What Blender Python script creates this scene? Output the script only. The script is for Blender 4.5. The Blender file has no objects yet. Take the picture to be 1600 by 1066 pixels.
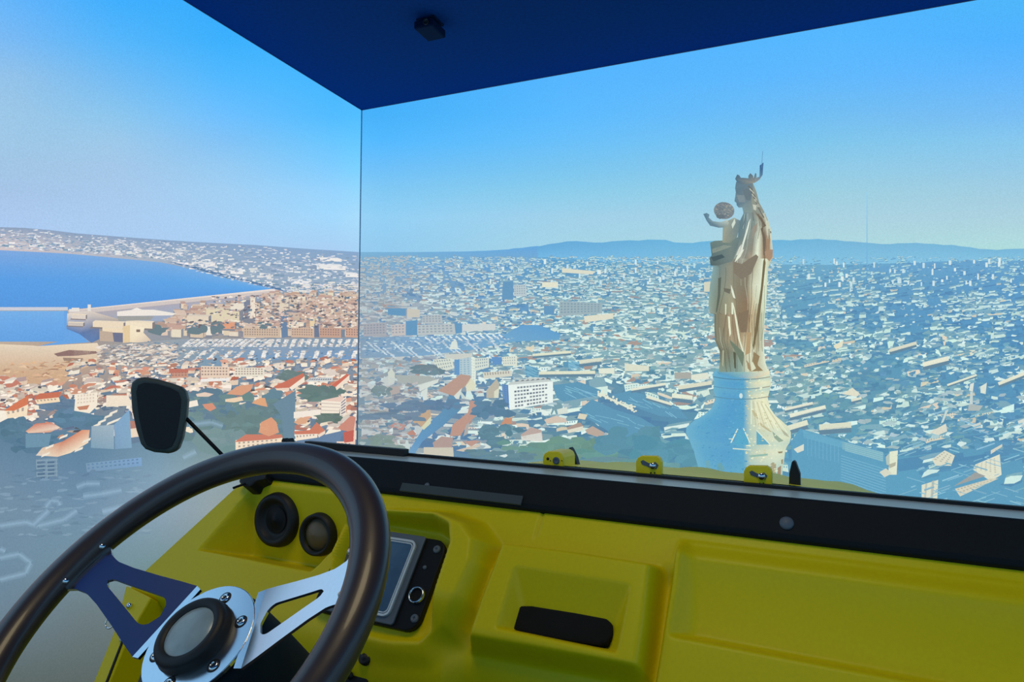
import bpy, bmesh, math, random
import numpy as np
from mathutils import Vector, Matrix

# ------------------------------------------------------------------ camera, world, exposure
EYE = np.array([0.0, 0.0, 1.20])
FPX, CX, CY = 1091.0, 800.0, 533.0
TH = math.atan((600 - 533) / FPX)
sc = bpy.context.scene
cam_d = bpy.data.cameras.new('camera'); cam = bpy.data.objects.new('camera', cam_d)
sc.collection.objects.link(cam); sc.camera = cam
cam_d.sensor_width = 36.0; cam_d.lens = FPX / 1600 * 36.0
cam_d.clip_start = 0.02
cam.location = EYE; cam.rotation_euler = (math.pi / 2 + TH, 0, 0)
sc.view_settings.view_transform = 'Standard'; sc.view_settings.look = 'None'
sc.view_settings.exposure = 0.0; sc.view_settings.gamma = 1.0
sc.view_settings.use_curve_mapping = False
world = bpy.data.worlds.new('world'); sc.world = world; world.use_nodes = True
world.node_tree.nodes['Background'].inputs[0].default_value = (0.01, 0.012, 0.016, 1)
world.node_tree.nodes['Background'].inputs[1].default_value = 1.0

rnd = random.Random(7)
C = sc.collection

def nrm(v):
    v = np.asarray(v, float); return v / np.linalg.norm(v)
def ray(x, y):
    a = (x - CX) / FPX; b = -(y - CY) / FPX
    return np.array([a, math.cos(TH) - b * math.sin(TH), math.sin(TH) + b * math.cos(TH)])
def proj(P):
    P = np.asarray(P, float) - EYE
    Y = P[1] * math.cos(TH) + P[2] * math.sin(TH); Z = -P[1] * math.sin(TH) + P[2] * math.cos(TH)
    return CX + FPX * P[0] / Y, CY - FPX * Z / Y
def at_plane(x, y, p0, n):
    r = ray(x, y); return EYE + r * (np.dot(p0 - EYE, n) / np.dot(r, n))
def lin(c):
    out = []
    for v in c[:3]:
        v = max(0, min(255, v)) / 255
        out.append(v / 12.92 if v <= .04045 else ((v + .055) / 1.055) ** 2.4)
    return out

# ------------------------------------------------------------------ materials
def mat(name, col, rough=.5, metal=0., var=.06, scale=40., bump=0., bscale=400., spec=.5, coat=0.):
    m = bpy.data.materials.new(name); m.use_nodes = True
    nt = m.node_tree; b = nt.nodes['Principled BSDF']
    tc = nt.nodes.new('ShaderNodeTexCoord'); nz = nt.nodes.new('ShaderNodeTexNoise')
    nz.inputs['Scale'].default_value = scale; nz.inputs['Detail'].default_value = 4
    nt.links.new(tc.outputs['Object'], nz.inputs['Vector'])
    mx = nt.nodes.new('ShaderNodeMix'); mx.data_type = 'RGBA'
    l = lin(col)
    mx.inputs[6].default_value = [v * (1 - var) for v in l] + [1]
    mx.inputs[7].default_value = [min(1, v * (1 + var)) for v in l] + [1]
    nt.links.new(nz.outputs['Fac'], mx.inputs[0]); nt.links.new(mx.outputs[2], b.inputs['Base Color'])
    b.inputs['Roughness'].default_value = rough; b.inputs['Metallic'].default_value = metal
    b.inputs['Specular IOR Level'].default_value = spec
    b.inputs['Coat Weight'].default_value = coat
    if bump:
        n2 = nt.nodes.new('ShaderNodeTexNoise'); n2.inputs['Scale'].default_value = bscale
        bp = nt.nodes.new('ShaderNodeBump'); bp.inputs['Strength'].default_value = bump; bp.inputs['Distance'].default_value = .001
        nt.links.new(tc.outputs['Object'], n2.inputs['Vector']); nt.links.new(n2.outputs['Fac'], bp.inputs['Height'])
        nt.links.new(bp.outputs['Normal'], b.inputs['Normal'])
    return m

def screen_mat(name):
    """projected light: colour attribute of the flat picture, with a fine sensor-like grain"""
    m = bpy.data.materials.new(name); m.use_nodes = True; nt = m.node_tree
    nt.nodes.remove(nt.nodes['Principled BSDF'])
    at = nt.nodes.new('ShaderNodeAttribute'); at.attribute_name = 'Col'
    tc = nt.nodes.new('ShaderNodeTexCoord')
    nz = nt.nodes.new('ShaderNodeTexNoise'); nz.inputs['Scale'].default_value = 160; nz.inputs['Detail'].default_value = 2
    nt.links.new(tc.outputs['Object'], nz.inputs['Vector'])
    mr = nt.nodes.new('ShaderNodeMapRange'); mr.inputs[1].default_value = .3; mr.inputs[2].default_value = .7
    mr.inputs[3].default_value = .955; mr.inputs[4].default_value = 1.045
    nt.links.new(nz.outputs['Fac'], mr.inputs[0])
    em = nt.nodes.new('ShaderNodeEmission')
    nt.links.new(at.outputs['Color'], em.inputs['Color']); nt.links.new(mr.outputs[0], em.inputs['Strength'])
    nt.links.new(em.outputs[0], nt.nodes['Material Output'].inputs['Surface'])
    return m

M_PIC = screen_mat('projected_picture')
M_WALL = mat('matt_screen_paint', (150, 152, 154), .95, var=.03)
M_DARKWALL = mat('dark_wall_paint', (40, 44, 50), .95, var=.05)
M_CEIL = mat('navy_ceiling_paint', (6, 60, 124), .9, var=.3, scale=60, bump=.3, bscale=300, spec=.1)
M_FLOOR = mat('grey_carpet', (92, 98, 98), .95, var=.15, scale=120, bump=.4, bscale=600)
M_GAP = mat('dark_joint', (150, 180, 205), .9)
M_YEL = mat('yellow_moulded_plastic', (226, 206, 4), .42, var=.07, scale=260, bump=.05, bscale=500, spec=.28)
M_YEL2 = mat('bright_yellow_paint', (255, 226, 10), .4, var=.04)
M_BLK = mat('black_plastic', (12, 14, 16), .5, var=.1, bump=.1, spec=.25)
M_PAD = mat('black_padded_vinyl', (15, 24, 30), .65, var=.3, scale=260, bump=.3, bscale=900, spec=.22)
M_RUB = mat('black_rubber', (16, 18, 20), .55, var=.1)
M_FOAM = mat('black_foam', (10, 10, 9), .95, var=.2, bump=.5, bscale=700)
M_GREY = mat('grey_plastic', (88, 100, 112), .5, var=.05)
M_LEDGE = mat('pale_grey_ledge', (176, 186, 184), .32, 0., var=.06, spec=.6)
M_CHR = mat('chrome', (225, 230, 232), .12, 1., var=.02)
M_CHRB = mat('satin_bezel', (225, 230, 228), .35, .3, var=.05)
M_ALU = mat('brushed_aluminium', (236, 244, 250), .22, 1., var=.04, scale=300)
M_SCR = mat('glass_painted_sheen', (84, 114, 138), .08, 0., var=.55, scale=22, spec=.8, coat=.6)  # blue-grey mottle paints a reflection into the glass colour
M_WOOD = mat('dark_brown_rim', (58, 46, 42), .38, 0., var=.3, scale=18, spec=.6, coat=.25)
M_BRASS = mat('dull_bronze_dome', (112, 98, 74), .45, .3, var=.1)
M_CAP = mat('grey_glossy_cap', (150, 166, 166), .25, 0., var=.35, scale=50, spec=.7)
M_MIR = mat('black_mirror_housing', (17, 20, 29), .6, 0., var=.3, scale=400, bump=.3, bscale=900)
M_MIRE = mat('charcoal_mirror_rim', (62, 72, 70), .5, 0., var=.2)

# ------------------------------------------------------------------ mesh helpers
def link(name, me, m, parent=None, smooth=False):
    o = bpy.data.objects.new(name, me); C.objects.link(o)
    if m is not None: me.materials.append(m)
    if smooth:
        for p in me.polygons: p.use_smooth = True
    if parent is not None:
        o.parent = parent
        if parent.type == 'EMPTY': o.location = [-v for v in parent.location]
    return o
def mesh(name, verts, faces, m, parent=None, smooth=False):
    me = bpy.data.meshes.new(name); me.from_pydata([tuple(map(float, v)) for v in verts], [], faces); me.update()
    return link(name, me, m, parent, smooth)
def from_bm(name, bm, m, parent=None, smooth=False):
    me = bpy.data.meshes.new(name); bmesh.ops.recalc_face_normals(bm, faces=bm.faces); bm.to_mesh(me); bm.free()
    return link(name, me, m, parent, smooth)
def prism(name, pts, d, m, parent=None, bevel=0., seg=2, smooth=False):
    """outline (3D, planar) extruded along the vector d, edges bevelled"""
    bm = bmesh.new(); d = np.asarray(d, float)
    a = [bm.verts.new(tuple(p)) for p in pts]; b = [bm.verts.new(tuple(np.asarray(p) + d)) for p in pts]
    n = len(pts)
    bm.faces.new(a); bm.faces.new(b[::-1])
    for i in range(n): bm.faces.new((a[i], a[(i + 1) % n], b[(i + 1) % n], b[i]))
    bmesh.ops.recalc_face_normals(bm, faces=bm.faces)
    if bevel:
        ed = [e for e in bm.edges if e.calc_face_angle(0) > .6]
        bmesh.ops.bevel(bm, geom=ed, offset=bevel, segments=seg, affect='EDGES', profile=.5)
    return from_bm(name, bm, m, parent, smooth)
def tube(name, pts, r, m, parent=None, n=12, closed=False, smooth=True):
    pts = [np.asarray(p, float) for p in pts]; k = len(pts)
    rs = r if hasattr(r, '__len__') else [r] * k
    V, F = [], []; ref = None
    for i, p in enumerate(pts):
        if closed: t = pts[(i + 1) % k] - pts[i - 1]
        else: t = pts[min(i + 1, k - 1)] - pts[max(i - 1, 0)]
        t = nrm(t)
        if ref is None: ref = nrm(np.cross(t, [0, 0, 1]) if abs(t[2]) < .9 else np.cross(t, [1, 0, 0]))
        a = nrm(ref - t * np.dot(ref, t)); b = np.cross(t, a); ref = a
        for j in range(n):
            q = 2 * math.pi * j / n
            V.append(p + rs[i] * (math.cos(q) * a + math.sin(q) * b))
    for i in range(k if closed else k - 1):
        for j in range(n):
            i2 = (i + 1) % k
            F.append((i * n + j, i * n + (j + 1) % n, i2 * n + (j + 1) % n, i2 * n + j))
    if not closed:
        F.append(tuple(range(n))[::-1]); F.append(tuple(range((k - 1) * n, k * n)))
    return mesh(name, V, F, m, parent, smooth)
def lathe(name, o, axis, prof, m, parent=None, n=40, smooth=True):
    """profile of (radius, height) pairs turned about an axis through o"""
    axis = nrm(axis); a = nrm(np.cross(axis, [0.3, 0.1, 1])); b = np.cross(axis, a)
    V, F = [], []
    for r, h in prof:
        for j in range(n):
            q = 2 * math.pi * j / n
            V.append(np.asarray(o) + axis * h + max(r, 1e-5) * (math.cos(q) * a + math.sin(q) * b))
    for i in range(len(prof) - 1):
        for j in range(n):
            F.append((i * n + j, i * n + (j + 1) % n, (i + 1) * n + (j + 1) % n, (i + 1) * n + j))
    ob = mesh(name, V, F, m, parent, False)
    for p in ob.data.polygons: p.use_smooth = smooth
    return ob
def tag(o, label, cat=None, group=None, kind=None):
    if label: o['label'] = label
    if cat: o['category'] = cat
    if group: o['group'] = group
    if kind: o['kind'] = kind
    return o
def thing(name, loc, label, cat):
    o = bpy.data.objects.new(name, None); C.objects.link(o); o.location = [float(v) for v in loc]
    o.empty_display_size = .1
    return tag(o, label, cat)

# ------------------------------------------------------------------ the room: screens on the walls, dark ceiling
CEIL = EYE[2] + 1.75
D1 = nrm(ray(1257, 600)); D1[2] = 0; D1 = nrm(D1)        # along the left wall, away from the viewer
D2 = np.array([D1[1], -D1[0], 0.])                        # along the front wall, to the right
rc = ray(565, 172); CORN = EYE + rc * (1.75 / rc[2]); CORN[2] = 0
LW, LF = 6.4, 5.4                                         # lengths of left and front wall
def left_pt(a, z, off=0.): return CORN - D1 * a + D2 * off + np.array([0, 0, z])
def front_pt(a, z, off=0.): return CORN + D2 * a - D1 * off + np.array([0, 0, z])
def slab(name, p, du_, dv_, dn_, m):
    p = np.asarray(p, float)
    pts = [p, p + du_, p + du_ + dv_, p + dv_]
    o = prism(name, pts, dn_, m); o['kind'] = 'structure'; return o
Z3 = np.array([0, 0, CEIL]); UP = np.array([0, 0, 1.])
slab('wall_left', CORN - D2 * .0, -D1 * LW, Z3, -D2 * .12, M_WALL)
slab('wall_front', CORN, D2 * LF, Z3, D1 * .12, M_WALL)
slab('wall_right', CORN + D2 * LF, -D1 * LW, Z3, D2 * .12, M_WALL)
slab('wall_back', CORN - D1 * LW, D2 * LF, Z3, -D1 * .12, M_DARKWALL)
slab('floor', CORN, D2 * LF, -D1 * LW, -UP * .1, M_FLOOR)
slab('ceiling', CORN + Z3, D2 * LF, -D1 * LW, UP * .1, M_CEIL)
jo = prism('trim_1', [front_pt(0, 0), front_pt(.007, 0), front_pt(.005, 0, .005), left_pt(.007, 0)], UP * (CEIL - .004), M_GAP); jo['kind'] = 'structure'

# ------------------------------------------------------------------ flat picture painter
class Pic:
    """a flat picture made of coloured polygons lying on one wall; px coordinates are read off the photograph"""
    def __init__(s, side):
        s.side = side; s.parts = {}; s.order = []; s.layer = 0
        s.p0 = CORN; s.n = D2 if side == 'L' else -D1
    def _add(s, part):
        if part not in s.parts: s.parts[part] = ([], [], []); s.order.append(part)
        return s.parts[part]
    def tn(s, part, c):
        if part == 'statue_pedestal': return (c[0], c[1] * 1.03, c[2])
        if part.startswith('statue'): return tone_stone(c)
        if part == 'image_seam': return c
        c = tone(c)
        if s.side == 'L': return c
        return (c[0] * .93, c[1] * 1.02, c[2] * 1.01) if c[2] > c[0] + 30 else (c[0] * .975, c[1] * 1.012, c[2])
    def pt(s, x, y):
        s_off = s.n * (.0015 + s.layer * 4e-7)
        # the corner line leans: keep the picture on its own side
        if s.side == 'L': x = min(x, 562.4 - (y - 360) * .0135 - 1.2)
        else: x = max(x, 562.4 - (y - 360) * .0135 + 1.2)
        P = at_plane(x, y, s.p0 + s_off, s.n)
        P[2] = max(.02, min(CEIL - .004, P[2]))
        return P
    def poly(s, part, pts, col):
        V, F, K = s._add(part); s.layer += 1
        i0 = len(V)
        cols = col if isinstance(col[0], (tuple, list)) else [col] * len(pts)
        for (x, y), c in zip(pts, cols):
            V.append(s.pt(x, y)); K.append(lin(s.tn(part, c)))
        F.append(tuple(range(i0, i0 + len(pts))))
    def rows(s, part, rows):
        """rows = [(y or None, [(x, y?, colour)...])]: a smooth colour mesh"""
        V, F, K = s._add(part); s.layer += 1
        i0 = len(V); n = len(rows[0])
        for r in rows:
            for x, y, c in r: V.append(s.pt(x, y)); K.append(lin(s.tn(part, c)))
        for i in range(len(rows) - 1):
            for j in range(n - 1):
                a = i0 + i * n + j; F.append((a, a + 1, a + n + 1, a + n))
    def ell(s, part, cx, cy, rx, ry, col, n=14, rot=0.):
        ca, sa = math.cos(rot), math.sin(rot); pts = []
        j = .38 if part in ('trees', 'old_town') else 0.
        for k in range(n):
            q = 2 * math.pi * k / n; f = 1 + rnd.uniform(-j, j * .6)
            pts.append((cx + f * (rx * math.cos(q) * ca - ry * math.sin(q) * sa), cy + f * (rx * math.cos(q) * sa + ry * math.sin(q) * ca)))
        s.poly(part, pts, col)
    def flecks(s, part, n, place, colour, size):
        for _ in range(n):
            x, y = place(); c = colour(x, y)
            if c is None: continue
            w, h = size(x, y); sl = rnd.uniform(-.3, .25)
            s.poly(part, [(x - w * rnd.uniform(.3, .6), y + rnd.uniform(-.2, .4) * h), (x - w * rnd.uniform(0, .3), y - h * rnd.uniform(.3, .6)), (x + w * rnd.uniform(.3, .6), y - h * rnd.uniform(.1, .6) + sl * w * .4),
                          (x + w * rnd.uniform(.3, .6), y + h * rnd.uniform(.0, .5) + sl * w * .4), (x, y + h * rnd.uniform(.3, .6))], c)
    def line(s, part, x0, y0, x1, y1, w, col):
        dx, dy = x1 - x0, y1 - y0; L = math.hypot(dx, dy) or 1; nx, ny = -dy / L * w / 2, dx / L * w / 2
        s.poly(part, [(x0 + nx, y0 + ny), (x1 + nx, y1 + ny), (x1 - nx, y1 - ny), (x0 - nx, y0 - ny)], col)
    def house(s, part, x, y, w, h, sl, lit, roof, shade, side=-1, rh=.55, sk=.25, j=.0):
        dy = sl * w
        if j:
            def q(px, py): return (px + rnd.uniform(-j, j) * h * 1.5, py + rnd.uniform(-j, j) * h)
            ox = (-w if side < 0 else w) * sk * .8
            s.poly(part, [q(x - w * .2, y + h * .1), q(x + w * .3, y + h * .4), q(x + w * 1.1, y + dy + h * .4), q(x + w * 1.1, y + dy - h * .3), q(x, y - h * .4)], shade)
            s.poly(part, [q(x, y - h), q(x + w, y + dy - h), q(x + w + ox, y + dy - h - h * rh), q(x + w * .5 + ox, y + dy * .5 - h * 1.2 - h * rh), q(x + ox, y - h - h * rh)], roof)
            s.poly(part, [q(x, y), q(x + w * .5, y + dy * .5), q(x + w, y + dy), q(x + w, y + dy - h), q(x + w * .45, y + dy * .45 - h), q(x, y - h)], lit)
            return
        f = [(x, y), (x + w, y + dy), (x + w, y + dy - h), (x, y - h)]
        s.poly(part, [(x - w * .12, y + h * .25), (x + w * 1.0, y + dy + h * .3), (x + w, y + dy - h * .2), (x, y - h * .2)], shade)
        if side < 0: s.poly(part, [(x, y), (x, y - h), (x - w * sk, y - h * 1.15), (x - w * sk, y - h * .15)], shade)
        else: s.poly(part, [(x + w, y + dy), (x + w, y + dy - h), (x + w * (1 + sk), y + dy - h * 1.15), (x + w * (1 + sk), y + dy - h * .15)], shade)
        s.poly(part, f, lit)
        ox = -w * sk * .8 if side < 0 else w * sk * .8
        s.poly(part, [(x, y - h), (x + w, y + dy - h), (x + w + ox, y + dy - h - h * rh), (x + ox, y - h - h * rh)], roof)
    def windows(s, part, q, nc, nr, col, mx=.12, my=.15, fx=.55, fy=.5):
        """grid of openings on a facade quad q = TL, TR, BR, BL"""
        q = [np.array(p, float) for p in q]
        def bl(u, v): return tuple((q[0] * (1 - u) + q[1] * u) * (1 - v) + (q[3] * (1 - u) + q[2] * u) * v)
        for i in range(nc):
            for j in range(nr):
                u0 = mx + (1 - 2 * mx) * i / nc; u1 = u0 + (1 - 2 * mx) / nc * fx
                v0 = my + (1 - 2 * my) * j / nr; v1 = v0 + (1 - 2 * my) / nr * fy
                s.poly(part, [bl(u0, v0), bl(u1, v0), bl(u1, v1), bl(u0, v1)], col)
    def build(s, root, labels):
        for p in s.order:
            V, F, K = s.parts[p]
            o = mesh(p, V, F, M_PIC, root)
            at = o.data.color_attributes.new('Col', 'FLOAT_COLOR', 'POINT')
            arr = np.ones((len(V), 4), np.float32); arr[:, :3] = np.array(K)
            at.data.foreach_set('color', arr.ravel())
            lb = labels.get(p.split('#')[0])
            if lb: o['label'] = lb[0]
            if lb and len(lb) > 1: o['kind'] = lb[1]

def table(xs, ys, cols):
    A = np.array(cols, float)
    def f(x, y):
        x = min(max(x, xs[0]), xs[-1]); y = min(max(y, ys[0]), ys[-1])
        i = max(0, min(len(xs) - 2, int(np.searchsorted(xs, x, side='right')) - 1))
        j = max(0, min(len(ys) - 2, int(np.searchsorted(ys, y, side='right')) - 1))
        u = (x - xs[i]) / (xs[i + 1] - xs[i]); v = (y - ys[j]) / (ys[j + 1] - ys[j])
        return tuple((A[j, i] * (1 - u) + A[j, i + 1] * u) * (1 - v) + (A[j + 1, i] * (1 - u) + A[j + 1, i + 1] * u) * v)
    return f
def tone(c):
    m = sum(c[:3]) / 3
    return tuple((v + (m - v) * .10) + (255 - (v + (m - v) * .10)) * .10 for v in c[:3])
def R_tone(c):
    c = tone(c); return (c[0] * .93, c[1] * 1.02, c[2] * 1.01)
def tone_stone(c):
    m = sum(c[:3]) / 3
    return tuple(255 * (max(0, (v + (m - v) * .22) * k) / 255) ** 1.2 for v, k in zip(c[:3], (.965, 1.01, 1.0)))
def mixc(a, b, t): return tuple(p * (1 - t) + q * t for p, q in zip(a, b))
def jit(c, k):
    d = rnd.uniform(-k, k); return tuple(v + d + rnd.uniform(-k, k) * .3 for v in c)
def inside(x, y, poly):
    c = False; n = len(poly)
    for i in range(n):
        x0, y0 = poly[i]; x1, y1 = poly[i - 1]
        if (y0 > y) != (y1 > y) and x < (x1 - x0) * (y - y0) / (y1 - y0) + x0: c = not c
    return c
def interp(pts, x):
    return float(np.interp(x, [p[0] for p in pts], [p[1] for p in pts]))

# base colours of the two pictures (sky above, land below)
SKY_L = table([-300, 30, 180, 350, 520, 560], [-100, 0, 60, 120, 180, 220, 260, 300, 340, 390], [
    [(150, 202, 244), (85, 175, 252), (50, 168, 252), (45, 165, 250), (45, 165, 250), (45, 165, 250)],
    [(160, 204, 242), (98, 180, 250), (65, 175, 253), (55, 172, 252), (60, 178, 254), (60, 178, 254)],
    [(168, 206, 240), (118, 185, 245), (85, 182, 251), (60, 176, 253), (62, 180, 255), (62, 180, 255)],
    [(174, 207, 238), (145, 194, 234), (115, 188, 244), (82, 185, 255), (70, 183, 255), (75, 186, 255)],
    [(178, 208, 237), (155, 199, 232), (140, 198, 238), (110, 192, 255), (82, 188, 255), (82, 190, 255)],
    [(180, 208, 236), (158, 199, 231), (157, 201, 234), (130, 195, 246), (105, 198, 255), (102, 200, 255)],
    [(163, 198, 230), (162, 198, 230), (164, 200, 233), (150, 203, 243), (126, 204, 255), (122, 210, 255)],
    [(167, 197, 232), (166, 197, 232), (168, 202, 236), (163, 208, 243), (152, 212, 254), (150, 216, 254)],
    [(172, 202, 239), (172, 202, 239), (171, 205, 240), (168, 208, 243), (163, 217, 253), (170, 221, 252)],
    [(174, 204, 240), (174, 204, 240), (174, 206, 242), (172, 208, 243), (170, 208, 243), (170, 212, 245)]])
SKY_F = table([560, 600, 880, 1300, 1570, 1900], [0, 60, 120, 180, 220, 260, 300, 340, 390], [
    [(55, 168, 250), (55, 168, 250), (75, 175, 254), (80, 180, 255), (80, 182, 250), (80, 182, 250)],
    [(60, 172, 250), (60, 172, 250), (80, 179, 255), (88, 184, 255), (82, 180, 255), (82, 180, 255)],
    [(65, 175, 250), (65, 175, 250), (86, 182, 255), (97, 185, 253), (101, 184, 252), (101, 184, 252)],
    [(72, 178, 250), (72, 178, 250), (93, 187, 255), (115, 190, 242), (120, 190, 244), (120, 190, 244)],
    [(88, 188, 255), (85, 186, 255), (105, 192, 250), (128, 198, 236), (135, 200, 238), (135, 200, 238)],
    [(112, 194, 252), (109, 192, 249), (121, 197, 241), (145, 203, 232), (148, 202, 232), (148, 202, 232)],
    [(136, 204, 246), (130, 201, 244), (140, 205, 235), (158, 208, 226), (162, 206, 226), (162, 206, 226)],
    [(152, 210, 246), (148, 208, 245), (161, 209, 234), (170, 210, 226), (172, 210, 224), (172, 210, 224)],
    [(150, 204, 240), (148, 203, 238), (166, 213, 230), (175, 217, 224), (177, 221, 222), (177, 221, 222)]])
LAND_L = table([-300, 0, 130, 240, 330, 440, 560], [400, 460, 520, 570, 620, 680, 740, 800, 880, 960, 1066, 1300], [
    [(150, 165, 190), (150, 165, 190), (150, 165, 190), (140, 160, 190), (130, 155, 185), (120, 155, 185), (125, 160, 190)],
    [(160, 160, 170), (160, 160, 170), (160, 160, 170), (160, 160, 170), (150, 165, 190), (125, 150, 175), (130, 150, 165)],
    [(180, 165, 150), (180, 165, 150), (150, 140, 135), (140, 145, 155), (155, 145, 140), (160, 145, 138), (150, 135, 128)],
    [(205, 165, 130), (205, 165, 130), (190, 155, 130), (125, 140, 155), (110, 140, 165), (120, 140, 160), (120, 140, 160)],
    [(165, 135, 125), (160, 132, 122), (130, 125, 130), (110, 128, 145), (92, 125, 145), (100, 125, 145), (110, 120, 140)],
    [(78, 118, 148), (76, 116, 148), (74, 118, 150), (92, 132, 158), (92, 126, 132), (84, 122, 132), (84, 110, 145)],
    [(92, 128, 158), (92, 128, 158), (84, 124, 158), (112, 150, 176), (132, 158, 165), (115, 140, 150), (84, 110, 150)],
    [(98, 132, 158), (98, 132, 158), (96, 134, 164), (122, 152, 176), (134, 152, 158), (128, 142, 146), (110, 125, 130)],
    [(92, 128, 156), (92, 128, 156), (98, 134, 152), (100, 134, 142), (104, 130, 134), (104, 124, 126), (98, 112, 112)],
    [(90, 118, 142), (90, 118, 138), (90, 110, 116), (90, 108, 110), (90, 106, 106), (90, 102, 102), (88, 100, 100)],
    [(74, 90, 88), (74, 90, 88), (74, 88, 86), (74, 88, 86), (74, 88, 86), (74, 88, 86), (74, 88, 86)],  # lowest rows: projection dying away on the dim wall, put into the colour
    [(70, 78, 76)] * 7])
LAND_F = table([560, 660, 760, 860, 980, 1100, 1250, 1400, 1600, 2000], [380, 410, 440, 490, 540, 590, 640, 690, 740, 800, 900], [
    [(125, 175, 215), (122, 172, 222), (105, 168, 228), (98, 168, 224), (105, 175, 225), (112, 178, 224), (118, 178, 220), (120, 180, 222), (122, 182, 224), (122, 182, 224)],
    [(130, 165, 205), (120, 160, 210), (92, 150, 212), (86, 150, 205), (92, 158, 205), (98, 160, 205), (104, 160, 200), (98, 156, 204), (95, 152, 206), (95, 152, 206)],
    [(130, 155, 190), (122, 152, 192), (98, 146, 200), (92, 145, 190), (98, 148, 190), (95, 148, 190), (95, 152, 192), (92, 148, 196), (84, 144, 200), (84, 144, 200)],
    [(125, 145, 180), (115, 145, 188), (92, 140, 200), (88, 142, 190), (95, 145, 180), (92, 145, 180), (90, 148, 188), (80, 140, 192), (78, 140, 196), (78, 140, 196)],
    [(125, 145, 185), (105, 145, 205), (90, 142, 195), (92, 142, 180), (98, 145, 172), (95, 145, 175), (92, 148, 182), (82, 142, 185), (74, 138, 190), (74, 138, 190)],
    [(130, 140, 160), (112, 132, 165), (98, 132, 170), (88, 130, 168), (95, 140, 165), (98, 142, 165), (94, 146, 170), (84, 142, 180), (74, 136, 186), (74, 136, 186)],
    [(125, 138, 158), (108, 126, 158), (84, 120, 165), (80, 122, 160), (78, 124, 168), (84, 134, 165), (100, 148, 165), (88, 142, 172), (76, 136, 184), (76, 136, 184)],
    [(125, 138, 145), (95, 122, 165), (85, 118, 155), (88, 128, 150), (78, 128, 160), (76, 138, 178), (82, 150, 185), (82, 142, 178), (80, 140, 184), (80, 140, 184)],
    [(115, 135, 140), (92, 128, 165), (88, 125, 145), (100, 138, 135), (92, 140, 145), (86, 150, 172), (84, 150, 190), (82, 148, 188), (84, 145, 185), (84, 145, 185)],
    [(120, 135, 140), (100, 130, 150), (100, 130, 140), (110, 140, 130), (100, 145, 140), (90, 150, 165), (84, 150, 185), (84, 148, 188), (84, 145, 185), (84, 145, 185)],
    [(100, 120, 125)] * 10])
SKYLINE_L = [(-1500, 300), (-300, 345), (0, 355), (60, 357), (110, 364), (200, 371), (300, 378), (400, 383), (480, 389), (562, 394)]
SKYLINE_F = [(560, 394), (640, 394), (740, 393), (795, 390), (830, 386), (866, 380), (900, 377), (940, 379), (980, 376), (1020, 374),
             (1035, 375), (1060, 380), (1110, 377), (1210, 375), (1300, 374), (1340, 379), (1380, 381), (1450, 380), (1500, 385),
             (1560, 391), (1600, 388), (1700, 384), (1900, 388), (2100, 385)]

def base_grid(side, length, name, lab):
    """the whole lit wall as one fine colour mesh"""
    na, nz = 150, 110
    pt = left_pt if side == 'L' else front_pt
    amax = 0
    for k in range(400):                                   # last column that still lies near the frame
        a = length * k / 400; x, _ = proj(pt(a, 1.5)); P = pt(a, 1.5)
        if P[1] < .4 or x < -1500 or x > 1950: break
        amax = a
    V, F, K = [], [], []
    zs = np.linspace(.02, CEIL - .004, nz); aa = np.concatenate([np.linspace(.004, amax, na - 10), np.linspace(amax, length - .01, 11)[1:]])
    for a in aa:
        for z in zs:
            V.append(pt(a, z, .001)); x, y = proj(pt(min(a, amax), z))
            if side == 'L':
                c = SKY_L(x, y) if y < interp(SKYLINE_L, x) + 14 else tone(LAND_L(x, y))
            else:
                c = SKY_F(x, y) if y < interp(SKYLINE_F, x) + 14 else R_tone(LAND_F(x, y))
            K.append(lin(c))
    n = len(zs)
    for i in range(len(aa) - 1):
        for j in range(n - 1): F.append((i * n + j, (i + 1) * n + j, (i + 1) * n + j + 1, i * n + j + 1))
    return V, F, K
def add_base(root, name, data, lab):
    V, F, K = data
    o = mesh(name, V, F, M_PIC, root); at = o.data.color_attributes.new('Col', 'FLOAT_COLOR', 'POINT')
    arr = np.ones((len(V), 4), np.float32); arr[:, :3] = np.array(K); at.data.foreach_set('color', arr.ravel())
    o['label'] = lab

# ------------------------------------------------------------------ picture on the left wall
L = Pic('L')
root_L = thing('projected_harbour_view', left_pt(1.5, 0, .002), 'projected view of a blue bay, harbour and red-roofed houses on the left wall', 'projection')
add_base(root_L, 'backdrop', base_grid('L', LW, '', ''), 'pale blue sky fading down to grey at the foot of the wall')
# hills along the horizon
HB = [(-1500, 388), (0, 391), (100, 396), (170, 402), (270, 412), (330, 428), (440, 454), (562, 456)]
xs = [-1500, -1100, -750, -450, -250, -100, 0, 40, 80, 120, 160, 200, 240, 280, 320, 360, 400, 440, 480, 520, 562]
def hcol(x, t):
    a = mixc((128, 152, 186), (120, 160, 204), max(0, x) / 560); b = mixc((205, 190, 192), (140, 165, 190), min(1, max(0, x) / 330))
    return mixc(a, b, min(1, t * 1.4))
L.rows('hills', [[(x, interp(SKYLINE_L, x) * (1 - t) + interp(HB, x) * t, hcol(x, t)) for x in xs] for t in (0, .2, .5, .8, 1)])
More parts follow.
